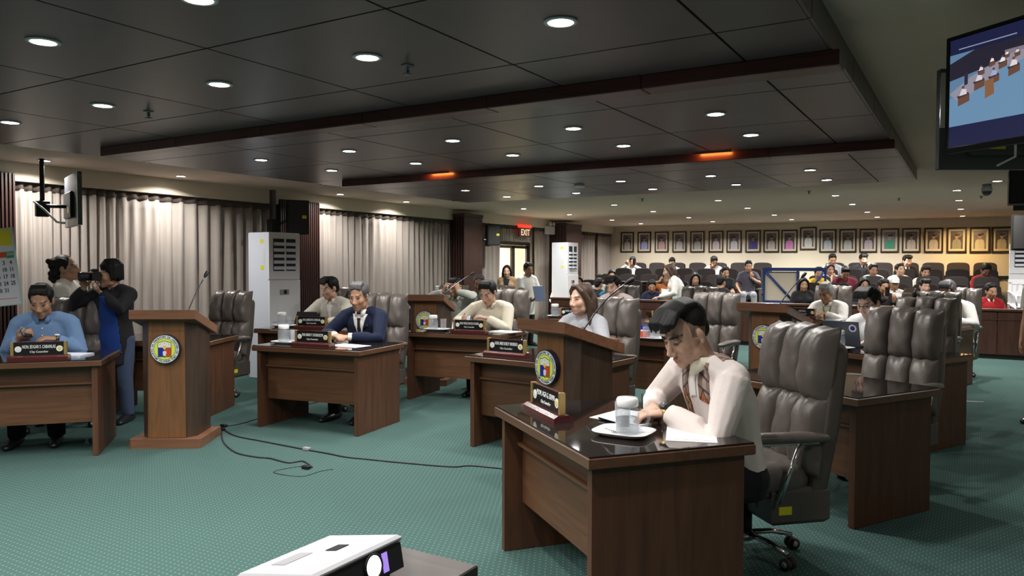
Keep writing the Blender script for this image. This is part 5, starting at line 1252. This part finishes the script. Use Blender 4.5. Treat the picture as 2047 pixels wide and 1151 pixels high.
# items in people's hands
phone(hand_point(PBR, 1, .09, .05), (R(60), 0, R(62)), 'lit phone held by the standing man with curly hair', True)
cm = empty('camera', 'black camera raised by the photographer', 'camera', None, P_(PCAM).matrix_basis @ (PCAM['HM'] @ V(.0, -.135, .0)), R(28-46))
MB().box(-.07, .07, -.03, .035, -.045, .04, ch=.008).box(-.025, .025, -.025, .03, .04, .065, ch=.006).build('body', 'camera_black', cm)
MB().lathe([(.036, 0), (.038, .03), (.042, .07), (.042, .1), (.038, .1), (.034, .09), (0, .088)], 20, M=Matrix.Translation((0, -.028, -.005)) @ Matrix.Rotation(R(90), 4, 'X')).build('lens', 'black_satin', cm)
MB().tube([(-.07, .0, .02), (-.1, .05, -.1), (-.05, .12, -.22)], .006, 6).build('strap', 'camera_black', cm)
fo = empty('folder', 'blue folder held by the standing man in white', 'folder', None, P_(PPOLO).matrix_basis @ V(.03, -.36, .92), R(66))
M_ = Matrix.Rotation(R(-18), 4, 'X')
MB().box(-.115, .115, -.006, .0, -.09, .19, M=M_).build('cover', 'folder_blue', fo); MB().box(-.108, .108, .0, .004, -.08, .2, M=M_).build('papers', 'paper', fo)
bk = empty('book', 'open pale book before the woman in orange', 'book', None, (-5.5, 15.5, .92), R(20))
M_ = Matrix.Rotation(R(35), 4, 'X'); MB().box(-.12, -.002, -.08, .08, 0, .012, M=M_ @ Matrix.Rotation(R(10), 4, 'Y')).build('left_pages', 'book_cover', bk); MB().box(.002, .12, -.08, .08, 0, .012, M=M_ @ Matrix.Rotation(R(-10), 4, 'Y')).build('right_pages', 'paper', bk)
GD = dict(GP)
phone(hand_point(GD['woman in black looking at a phone in the front row'], -1, .09, .03), (R(60), 0, R(20)), 'phone of the woman in black in the front gallery row')
phone(hand_point(GD['man in black holding up a phone before the white cap'], -1, .09, .03), (R(90), 0, R(20)), 'phone held up before the white cap')
phone(hand_point(GD['man raising a phone in the back gallery row, far left'], 1, .09, .03), (R(90), 0, R(20)), 'phone raised in the back gallery row')
gl = empty('eyeglasses', 'dark eyeglasses held by the man behind the far lectern', 'glasses', None, hand_point(PG, -1, .1, .0), R(10))
for s in (-1, 1): MB().tube([(s*.035+.028*math.cos(a), 0, .02*math.sin(a)) for a in [2*math.pi*i/12 for i in range(13)]], .003, 5).build('rim', 'black_plastic', gl)
MB().tube([(-.008, 0, .005), (.008, 0, .005)], .003, 5).build('bridge', 'black_plastic', gl)
# microphones on the lecterns
def lect_pt(i, a, b, z): x, y, t = LECT[i][:3]; c, s = math.cos(R(t)), math.sin(R(t)); return (x+a*c-b*s, y+a*s+b*c, z)
gooseneck(lect_pt(0, .1, -.05, 1.04), (-5.65, 4.28, 1.38), 'gooseneck microphone on the nearest left lectern', .02)
gooseneck(lect_pt(1, .1, -.05, 1.04), (-5.55, 8.2, 1.36), 'gooseneck microphone on the far left lectern', .02)
gooseneck(lect_pt(2, .13, -.02, 1.04), (-2.0, 4.83, 1.36), 'long black gooseneck microphone on the middle lectern', .04)
gooseneck(lect_pt(3, .02, -.05, 1.04), (-1.42, 7.85, 1.37), 'gooseneck microphone on the right lectern', .02)

# ------------------------------------------------------------------ projector on its table
tb = empty('side_table', 'dark wooden table under the projector, at the bottom edge', 'table', None, (-1.455, 1.37, 0))
MB().box(-.225, .225, -.5, .485, .565, .60, ch=.004).build('tabletop', 'table_dark', tb)
for x in (-.19, .19):
    for y in (-.45, .435): MB().box(x-.025, x+.025, y-.025, y+.025, 0, .565).build('leg', 'table_dark', tb)
pj = empty('projector', 'white projector with a glowing lens on the dark table', 'projector', None, (-1.48, 1.50, .6))
M_ = Matrix.Translation((0, 0, .05)) @ Matrix.Rotation(R(-11), 4, 'Y')
MB().box(-.15, .118, -.17, .17, -.045, .032, M=M_, ch=.01).build('lower_body', 'black_plastic', pj)
MB().box(-.155, .125, -.172, .172, .03, .05, M=M_, ch=.008).build('top_cover', 'projector_top', pj)
MB().box(.118, .122, -.165, .165, -.04, .03, M=M_).build('front_face', 'black_satin', pj)
MX = M_ @ Matrix.Translation((.12, .045, .0)) @ Matrix.Rotation(R(90), 4, 'Y')
ln = MB().lathe([(.034, -.002), (.036, .006), (.03, .008), (.03, .002)], 24, M=MX).build('lens_ring', 'black_plastic', pj); MB().lathe([(.0295, .002), (.0295, .004), (0, .006)], 24, M=MX).build('lens', 'lens_glow', ln)
MB().box(.12, .1235, .082, .104, -.03, .022, M=M_).build('sensor_window', 'projector_violet', pj)
MB().box(-.02, .02, .02, .07, .05, .052, M=M_).build('focus_slot', 'black_plastic', pj); MB().box(-.1, -.05, -.1, .0, .05, .0515, M=M_).build('top_vent', 'grey_plastic', pj)
for x, y, z in ((.09, -.13, .03), (.09, .13, .03), (-.12, -.13, .012), (-.12, .13, .012)): MB().tube([(x, y, 0), (x, y, z+.012)], .012, 10).build('foot', 'rubber', pj)
# ------------------------------------------------------------------ air conditioners
def aircon(loc, label, h=1.88, w=.52, d=.38):
    o = empty('air_conditioner', label, 'air conditioner', 'floor-standing air conditioners', loc)
    MB().box(-d, -.012, 0, w, 0, h, ch=.01).build('cabinet', 'white_side', o)
    MB().box(-.012, .012, 0, w, .02, 1.28, ch=.006).build('front_panel', 'white_plastic', o)
    MB().box(-.012, .004, 0, w, 1.29, h, ch=.004).build('grille_frame', 'white_plastic', o)
    MB().box(.004, .006, .07, w-.07, 1.40, h-.08).build('grille_dark', 'groove_black', o)
    for i in range(5):
        z = 1.40+i*.078
        for y0, y1 in ((.075, w/2-.012), (w/2+.012, w-.075)):
            MB().box(.006, .03, y0, y1, 0, .042, M=Matrix.Translation((0, 0, z+.018))).build('louvre', 'white_side', o)
    MB().box(.004, .02, w/2-.012, w/2+.012, 1.40, h-.08).build('mullion', 'white_plastic', o)
    pn = MB().box(.012, .02, w/2-.09, w/2+.06, 1.09, 1.16, ch=.003).build('control_panel', 'grey_plastic', o); MB().box(.02, .021, w/2-.03, w/2+.02, 1.10, 1.15).build('display', 'black_plastic', pn)
    MB().box(.012, .0125, .05, w-.05, .735, .745).build('seam', 'grey_plastic', o)
    MB().box(-.16, -.10, -.002, 0, h-.14, h-.09).build('yellow_sticker', 'yellow_label', o); MB().box(-.15, -.09, -.002, 0, 1.42, 1.47).build('yellow_tag', 'yellow_label', o); MB().box(-.13, -.08, -.002, 0, 1.5, 1.68).build('spec_label', 'seal_ring', o)
    return o
aircon((-7.72, 6.80, 0), 'tall white standing air conditioner left of the slatted pillar', 1.90)
aircon((-7.55, 14.9, 0), 'far white standing air conditioner beside the dark pillar', 1.98)
# ------------------------------------------------------------------ loudspeakers
def speaker(loc, rz, label, w=.3, h=.47, d=.3, tilt=0, arm=.12):
    o = empty('loudspeaker', label, 'loudspeaker', 'black wall loudspeakers', loc, rz)
    M_ = Matrix.Rotation(R(tilt), 4, 'X')
    MB().prism([(-w/2, -d/2), (w/2, -d/2), (w*.36, d/2), (-w*.36, d/2)], -h/2, h/2, 'Z', 0, M_).build('cabinet', 'black_plastic', o, bevel=.008)
    MB().box(-w/2+.015, w/2-.015, -d/2-.008, -d/2, -h/2+.015, h/2-.015, M=M_, ch=.004).build('grille', 'rubber', o)
    MB().box(.05, .11, -d/2-.0095, -d/2-.008, -.02, .025, M=M_).build('yellow_sticker', 'yellow_label', o)
    MB().tube([(0, d/2-.02, 0), (0, d/2+arm, 0)], .018, 8).build('bracket', 'steel_dark', o); MB().box(-.05, .05, d/2+arm-.01, d/2+arm+.005, -.22, .22).build('wall_plate', 'steel_dark', o)
    return o
speaker((-8.12, 7.64, 2.14), R(60), 'black loudspeaker on the slatted pillar above the air conditioner', arm=.27)
s2 = speaker((-8.2, 12.86, 2.08), R(50), 'black loudspeaker on the dark pillar near the door', .26, .42)
MB().tube([V(0, 0, -.1), Matrix.Rotation(R(-50), 3, 'Z') @ V(-.02, -.29, -.1)], .02, 8).build('side_arm', 'steel_dark', s2)
sp_ = empty('speaker_stand', 'dark vertical steel bracket beside the slatted pillar', 'bracket', None, (-8.2, 7.30, 0))
MB().box(-.03, .03, -.03, .03, 1.92, 2.5).build('rail', 'steel_dark', sp_); MB().box(-.05, .05, -.06, .06, 1.90, 2.1).build('clamp', 'black_plastic', sp_)
speaker((.46, 9.5, 2.29), R(10), 'black loudspeaker hanging under the ceiling at the right', .36, .35)
speaker((.56, 11.3, 1.89), R(10), 'lower black loudspeaker at the right edge', .36, .43)
# ------------------------------------------------------------------ exit sign, emergency light, dome camera
ex = empty('exit_sign', 'red exit sign above the glass door', 'sign', None, (WX+.05, 14.6, 2.2))
MB().box(-.02, .02, -.26, .26, -.10, .10, ch=.004).build('panel', 'exit_panel', ex); MB().box(-.02, .021, -.27, .27, .10, .17).build('top_box', 'exit_red', ex)
c = link('lettering', text_mesh('EXIT', .19, 1.0, .001), 'exit_text', ex); c.location = (.0215, 0, -.005); c.rotation_euler = (R(90), 0, R(90))
em = empty('emergency_light', 'white emergency light box on the pelmet before the far pillar', 'light', None, (WX+.06, 15.75, 2.33))
MB().box(-.05, .05, -.16, .16, -.13, .06, ch=.01).build('box', 'white_plastic', em)
for s in (-1, 1): MB().lathe([(.02, 0), (.045, .05), (.045, .06), (0, .055)], 16, M=Matrix.Translation((.02, s*.08, .1)) @ Matrix.Rotation(R(80), 4, 'Y')).build('lamp_head', 'white_plastic', em)
dc = empty('dome_camera', 'small dome security camera under the right ceiling', 'camera', None, (.14, 11.2, CZ-.045))
MB().lathe([(.05, 0), (.05, -.03), (.06, -.05), (.06, -.09), (0, -.09)], 20).build('housing', 'grey_plastic', dc); MB().ell((0, 0, -.09), (.055, .055, .055)).build('dome', 'black_satin', dc)
# ------------------------------------------------------------------ portraits on the back wall
PX_ = [-8.092, -7.599, -7.111, -6.622, -6.138, -5.652, -5.191, -4.717, -4.272, -3.844, -3.408, -2.966, -2.523, -2.081, -1.634, -1.193, -0.749, -0.302, 0.133, 0.539]          # along the back wall, about 0.43 m apart
PSH = [('white', (.5, .47, .45)), ('blue striped', (.32, .36, .62)), ('red and white', (.5, .3, .3)), ('pale', (.5, .47, .5)), ('grey', (.42, .42, .4)), ('pale pink', (.52, .46, .48)), ('light grey', (.48, .48, .52)), ('deep blue', (.06, .05, .25)),
       ('off-white', (.5, .46, .45)), ('pink', (.6, .22, .5)), ('white', (.6, .62, .6)), ('light blue', (.45, .48, .55)), ('ivory', (.5, .52, .48)), ('lilac', (.48, .42, .46)), ('green', (.04, .28, .16)), ('pale grey', (.48, .45, .42)),
       ('beige', (.5, .44, .38)), ('mottled grey', (.28, .26, .22)), ('cream', (.56, .5, .38)), ('tan', (.45, .38, .28))]
def portrait(x, z, i):
    o = empty('portrait', 'framed portrait with %s shirt, %s from the left on the back wall' % (PSH[i][0], ORD[i]), 'picture', 'framed portraits on the back wall', (x, BY-.005, z))
    w_, h_ = .19, .275; fr = MB(); t_ = .032
    fr.box(-w_, w_, -.03, 0, h_-t_, h_).box(-w_, w_, -.03, 0, -h_, -h_+t_).box(-w_, -w_+t_, -.03, 0, -h_+t_, h_-t_).box(w_-t_, w_, -.03, 0, -h_+t_, h_-t_)
    fr.build('frame', 'picture_frame', o)
    MB().box(-w_+t_, w_-t_, -.014, -.002, -h_+t_, h_-t_).build('mat', 'picture_mat', o)
    # printed photograph: backdrop, figure, emblem
    rnd = random.Random(i); pw, ph = w_-.072, h_-.078; me = bpy.data.meshes.new('photo'); vs = []; fs = []; cs = []
    def poly(pts, y, c):
        b0 = len(vs); vs.extend((px, y, pz) for px, pz in pts); fs.append(tuple(range(b0, b0+len(pts)))); cs.append(c)
    bgc = (.09, .075, .085) if i not in (14, 18) else (.2, .18, .2)
    poly([(-pw, -ph), (pw, -ph), (pw, ph), (-pw, ph)], -.0150, bgc); poly([(-pw, ph*.55), (pw, ph*.55), (pw, ph), (-pw, ph)], -.0151, tuple(v*1.5 for v in bgc))
    def ov(cx, cz, rx, rz_, y, c, n=16): poly([(cx+rx*math.cos(2*math.pi*j/n), cz+rz_*math.sin(2*math.pi*j/n)) for j in range(n)], y, c)
    ov(.05, ph*.62, .045, .05, -.0152, (.3, .29, .3)); ov(.05, ph*.62, .03, .034, -.0153, (.13, .11, .12))
    sc_ = PSH[i][1]; hz = -ph
    poly([(-.085, hz), (.085, hz), (.088, hz+.12), (.072, hz+.19), (.03, hz+.215), (-.03, hz+.215), (-.072, hz+.19), (-.088, hz+.12)], -.0154, sc_)
    poly([(-.022, hz+.2), (.022, hz+.2), (.022, hz+.25), (-.022, hz+.25)], -.0155, (.36, .22, .16)); ov(0, hz+.275, .034, .045, -.0156, (.42, .27, .2)); ov(0, hz+.305, .036, .024, -.0157, (.04, .03, .03))
    poly([(-.006, hz), (.006, hz), (.006, hz+.19), (-.006, hz+.19)], -.0155, tuple(v*.8 for v in sc_))
    me.from_pydata(vs, [], fs); at = me.color_attributes.new('Col', 'FLOAT_COLOR', 'CORNER'); bf = []
    for p_, c_ in zip(me.polygons, cs):
        for _ in p_.vertices: bf += [*c_, 1]
    at.data.foreach_set('color', bf)
    for p_ in me.polygons:
        if p_.normal.y > 0: p_.flip()
    link('photo', me, 'photo_print', o)
for i, x in enumerate(PX_): portrait(x, 2.115-.0035*i+(.06 if i == 10 else 0), i)
# ------------------------------------------------------------------ cables on the carpet
def floor_cable(name, pts, label, r=.006, mat='cable', plug=None):
    o = empty(name, label, 'cable', None, (pts[0][0], pts[0][1], 0)); P0 = Vector((pts[0][0], pts[0][1], 0)); P = []
    for i in range(len(pts)-1):
        p0, p1, p2, p3 = [Vector((*pts[max(0, min(len(pts)-1, j))][:2], r)) for j in (i-1, i, i+1, i+2)]
        for k in range(6):
            t = k/6; P.append(.5*((2*p1)+(-p0+p2)*t+(2*p0-5*p1+4*p2-p3)*t*t+(-p0+3*p1-3*p2+p3)*t**3)-P0)
    P.append(Vector((*pts[-1], r))-P0)
    MB().tube(P, r, 6).build('wire', mat, o)
    q = P[plug] if plug else P[0]
    MB().box(-.03, .03, -.018, .018, 0, .026, M=Matrix.Translation((q.x, q.y, 0)), ch=.005).build('connector', 'grey_plastic' if plug else 'black_plastic', o)
    return o

floor_cable('floor_cable', [(-5.78, 4.54), (-5.43, 4.4), (-5.1, 4.38), (-4.84, 4.37), (-4.53, 4.36), (-4.28, 4.36), (-4.11, 4.35), (-3.89, 4.39), (-3.64, 4.44), (-3.25, 4.54), (-3.14, 4.64), (-2.86, 4.7)], 'long black cable with a connector across the green carpet', plug=24)
floor_cable('floor_cable', [(-5.72, 4.49), (-5.33, 4.2), (-4.95, 4.01), (-4.7, 3.99), (-4.57, 4.02), (-4.35, 4.0), (-4.29, 4.09), (-4.1, 4.0)], 'short black cable ending loose on the carpet')
floor_cable('floor_cable', [(-5.83, 4.6), (-5.8, 4.76), (-5.86, 5.04), (-6.01, 5.69), (-5.99, 6.1)], 'black cable running behind the navy suit man\'s desk')
floor_cable('floor_cable', [(-4.12, 3.96), (-4.21, 3.97), (-4.25, 3.77), (-4.0, 3.79), (-3.98, 3.96), (-3.94, 4.05)], 'thin loop of wire at the loose cable end', .0025)
o = empty('floor_strip', 'white strip lying on the carpet beside the right-hand file', 'strip', None, (-.05, 9.71, 0), R(16))
MB().box(-.19, .19, -.022, .022, 0, .004).build('strip_face', 'white_plastic', o); MB().box(-.19, .19, -.006, .006, .004, .006).build('ridge', 'chrome', o)
# ------------------------------------------------------------------ televisions
ux, uy = .79, -.615
tv = empty('television', 'television showing the meeting, at the top right', 'television', None, (-.1, 3.466, 1.92)); tv.rotation_euler = (0, 0, math.atan2(uy, ux))
W_, H_ = .78, .45
MB().box(0, W_, 0, .035, 0, H_, ch=.004).build('casing', 'black_plastic', tv); MB().box(.014, W_-.014, -.003, .0, .018, H_-.014).build('screen', 'screen_black', tv)
def screen_img():
    me = bpy.data.meshes.new('picture'); vs = []; fs = []; cs = []; rnd = random.Random(3)
    X0_, X1_, Z0_, Z1_ = .02, W_-.02, .022, H_-.018
    def poly(pts, y, c): b0 = len(vs); vs.extend((X0_+(X1_-X0_)*u, y, Z0_+(Z1_-Z0_)*v) for u, v in pts); fs.append(tuple(range(b0, b0+len(pts)))); cs.append(c)
    def rect(u0, v0, u1, v1, y, c): poly([(u0, v0), (u1, v0), (u1, v1), (u0, v1)], y, c)
    rect(0, 0, 1, 1, -.0034, (.012, .014, .05)); rect(0, .19, 1, .86, -.0036, (.1, .19, .31)); poly([(0, .19), (1, .19), (1, .6), (.35, .68), (0, .45)], -.0037, (.13, .24, .38))
    poly([(0, .62), (.3, .7), (1, .72), (1, .86), (.14, .86), (0, .78)], -.0038, (.02, .017, .03)); poly([(0, .5), (.12, .62), (.34, .74), (.62, .78), (.62, .72), (.3, .64), (.06, .4)], -.0039, (.26, .24, .3)); rect(.3, .72, 1, .78, -.0039, (.2, .17, .2))
    def desk(u, v, s):
        poly([(u, v), (u+.09*s, v+.045*s), (u+.09*s, v+.13*s), (u, v+.1*s)], -.0042, (.13, .06, .04)); poly([(u, v+.1*s), (u+.09*s, v+.13*s), (u+.08*s, v+.16*s), (u-.01*s, v+.13*s)], -.0043, (.05, .03, .03))
        c = rnd.choice([(.75, .68, .72), (.6, .55, .6), (.3, .36, .6), (.7, .6, .62)]); poly([(u+.01*s, v+.13*s), (u+.07*s, v+.14*s), (u+.065*s, v+.2*s), (u+.03*s, v+.22*s)], -.0044, c)
        poly([(u+.03*s, v+.215*s), (u+.05*s, v+.215*s), (u+.052*s, v+.25*s), (u+.03*s, v+.25*s)], -.0045, (.1, .06, .06))
    for u, v, s in ((.05, .37, .9), (.14, .48, .8), (.22, .5, .75), (.32, .54, .8), (.27, .62, .6), (.4, .62, .6), (.5, .66, .5), (.45, .5, .9), (.62, .5, 1.0), (.58, .64, .6), (.7, .62, .7), (.8, .5, 1.0), (.75, .68, .5), (.88, .62, .7), (.66, .7, .4), (.35, .69, .4), (.16, .6, .5), (.22, .66, .45), (.3, .7, .35), (.44, .7, .35), (.53, .72, .3), (.6, .72, .35), (.8, .7, .4), (.9, .72, .4), (.54, .57, .6), (.7, .55, .6)): desk(u, v, s*.8)
    poly([(.2, .39), (.25, .42), (.245, .56), (.2, .55)], -.0046, (.22, .1, .05)); poly([(.72, .44), (.78, .44), (.78, .62), (.72, .62)], -.0046, (.25, .11, .06))
    poly([(.085, .55), (.105, .56), (.105, .67), (.085, .66)], -.0046, (.03, .02, .04)); rect(.05, .895, .36, .905, -.004, (.25, .26, .34)); rect(.62, .895, .8, .905, -.004, (.2, .2, .3))
    me.from_pydata(vs, [], fs); at = me.color_attributes.new('Col', 'FLOAT_COLOR', 'CORNER'); bf = []
    for p_, c_ in zip(me.polygons, cs):
        for _ in p_.vertices: bf += [*c_, 1]
    at.data.foreach_set('color', bf)
    for p_ in me.polygons:
        if p_.normal.y > 0: p_.flip()
    return me
link('picture', screen_img(), 'screen_image', tv)
MB().tube([(.4, .06, .22), (.4, .2, .22), (.4, .2, CZ-.045-1.92)], .02, 8).build('ceiling_mount', 'steel_dark', tv); MB().box(.3, .5, .035, .06, .1, .34).build('mount_plate', 'steel_dark', tv)
MB().tube([(.25, .05, .05), (.2, .12, -.03), (.1, .16, -.05)], .004, 6).build('cord', 'cable_white', tv)
t2 = empty('television', 'second television seen from behind, under the bright one', 'television', None, (-.133, 3.86, 1.904)); t2.rotation_euler = (0, 0, math.atan2(.5, .86))
MB().box(0, .8, 0, .03, 0, .44, ch=.004).build('casing', 'tv_grey', t2); MB().box(0.0, .02, -.006, .0, .18, .42).build('edge_trim', 'chrome', t2); MB().box(.12, .7, -.03, 0, .06, .3, ch=.01).build('back_bulge', 'tv_grey', t2)
MB().box(.2, .27, -.032, -.03, .085, .115).build('yellow_label', 'yellow_label', t2)
MB().box(.3, .5, -.05, -.03, .1, .3).tube([(.4, -.05, .3), (.4, -.06, CZ-.045-1.904)], .018, 8).build('bracket', 'steel_dark', t2)
# left television on a ceiling pole
t3 = empty('television', 'television seen from behind on a pole at the left curtain', 'television', None, (-7.36, 4.16, 1.86)); t3.rotation_euler = (0, 0, math.atan2(.36, -.93))
MB().box(0, .80, -.04, .0, 0, .52, ch=.006).build('casing', 'tv_grey', t3); MB().box(.02, .78, -.043, -.04, .02, .5).build('screen', 'screen_black', t3); MB().box(.0, .012, -.041, .001, 0, .52).build('edge_trim', 'seal_ring', t3)
MB().box(.2, .62, .0, .035, .08, .34, ch=.01).build('rear_cover', 'black_plastic', t3); MB().box(.3, .34, .036, .0375, .13, .19).build('yellow_label', 'yellow_label', t3)
arm_ = MB(); arm_.tube([(.45, .03, .2), (.5, .16, .2), (.62, .22, .22)], .018, 8); arm_.build('arm', 'black_plastic', t3)
MB().tube([(.62, .22, .12), (.62, .22, CZ-1.86)], .022, 10).build('pole', 'black_plastic', t3); MB().box(.56, .68, .16, .28, .1, .26, ch=.01).build('clamp', 'black_plastic', t3)
MB().tube([(.6, .27, .22), (.52, .3, .24), (.46, .22, .16), (.42, .12, .04), (.36, .06, .03)], .011, 8).build('cord', 'cable_white', t3)
# ------------------------------------------------------------------ calendar poster on a stand
cl = empty('calendar', 'large printed wall calendar at the left edge', 'calendar', None, (-7.36, 3.645, 1.12), R(31)); M_ = Matrix.Rotation(R(-6.0), 4, 'Y')
cw, ch_ = .62, .70; Mc = Matrix.Translation((0, 0, 0)) @ M_
def cbox(n_, x0, x1, z0, z1, d, m_): return MB().box(x0, x1, -d, .006, z0, z1, M=Mc).build(n_, m_, cl)
cbox('board', -cw, 0, 0, ch_, .004, 'calendar_edge'); cbox('sheet', -cw+.01, -.012, .01, ch_-.012, .006, 'calendar_white')
cbox('yellow_band', -cw+.01, -.02, ch_-.16, ch_-.015, .008, 'calendar_yellow'); cbox('red_band', -cw+.02, -.085, ch_-.265, ch_-.215, .008, 'calendar_red'); cbox('green_band', -.083, -.016, ch_-.275, ch_-.215, .008, 'calendar_green'); cbox('red_line', -cw+.02, -.03, .062, .066, .0075, 'calendar_red')
def ctext(s_, x, z, sz, m_, sx=1.): 
    c = link('lettering', text_mesh(s_, sz, sx, .0006), m_, cl); c.matrix_local = Mc @ Matrix.Translation((x, -.0085, z)) @ Matrix.Rotation(R(90), 4, 'X')
ctext('2026', -.048, ch_-.238, .036, 'letter_white', .8)
dd_ = 1
for rw_ in range(5):
    for cc_ in range(7):
        if rw_ == 0 and cc_ < 3: continue
        if dd_ > 31: break
        ctext(str(dd_), -.05-(6-cc_)*.064, ch_-.315-rw_*.062, .052, 'calendar_red' if cc_ == 0 else 'calendar_ink', .85); dd_ += 1
disc(MB(), (-.15, ch_-.06), .03, -.009, -.004, 24, M=Mc).build('round_logo', 'calendar_red', cl)
MB().box(-.4, -.36, .006, .03, -1.12, .6).build('stand_post', 'black_plastic', cl); MB().box(-.5, -.26, -.12, .16, -1.12, -1.1).build('stand_foot', 'black_plastic', cl)
# ------------------------------------------------------------------ white chairs stacked behind the gallery front, third air conditioner
def mono(loc, rz, label):
    o = empty('plastic_chair', label, 'chair', 'stacked white plastic chairs', loc, rz)
    b = MB(); out = [(-.2, .42), (-.22, .8)]+[(-.22*math.cos(math.pi*k/8), .8+.08*math.sin(math.pi*k/8)) for k in range(1, 8)]+[(.22, .8), (.2, .42)]
    b.prism([(-.22, .42), (-.17, .42), (-.17, .82), (-.22, .82)][::-1], .17, .2, 'Y').prism([(.17, .42), (.22, .42), (.22, .82), (.17, .82)][::-1], .17, .2, 'Y').box(-.22, .22, .17, .2, .78, .86); b.build('back_frame', 'white_plastic', o)
    for i in range(4): MB().box(-.16+.085*i, -.105+.085*i, .175, .195, .44, .79).build('slat', 'white_plastic', o)
    MB().box(-.21, .21, -.22, .2, .40, .43, ch=.01).build('seat', 'white_plastic', o)
    for sx_ in (-1, 1):
        for sy_ in (-1, 1): MB().tube([(sx_*.19, sy_*.18, .41), (sx_*.22, sy_*.22, 0)], .018, 6).build('leg', 'white_plastic', o)
        MB().tube([(sx_*.22, .18, .66), (sx_*.24, -.05, .64), (sx_*.22, -.2, .6), (sx_*.2, -.2, .42)], .016, 6).build('armrest', 'white_plastic', o)
    return o
for i, lb in enumerate(('bottom', 'middle', 'top')): mono((.78, 15.1, .0+.2*i), R(14), 'white plastic chair, %s of the stack behind the gallery front' % lb)
ac3 = aircon((0, 0, 0), 'white air conditioner at the right end of the gallery', 1.82, .5, .34); ac3.location = (.56, 15.85, .06); ac3.rotation_euler = (0, 0, R(-90))
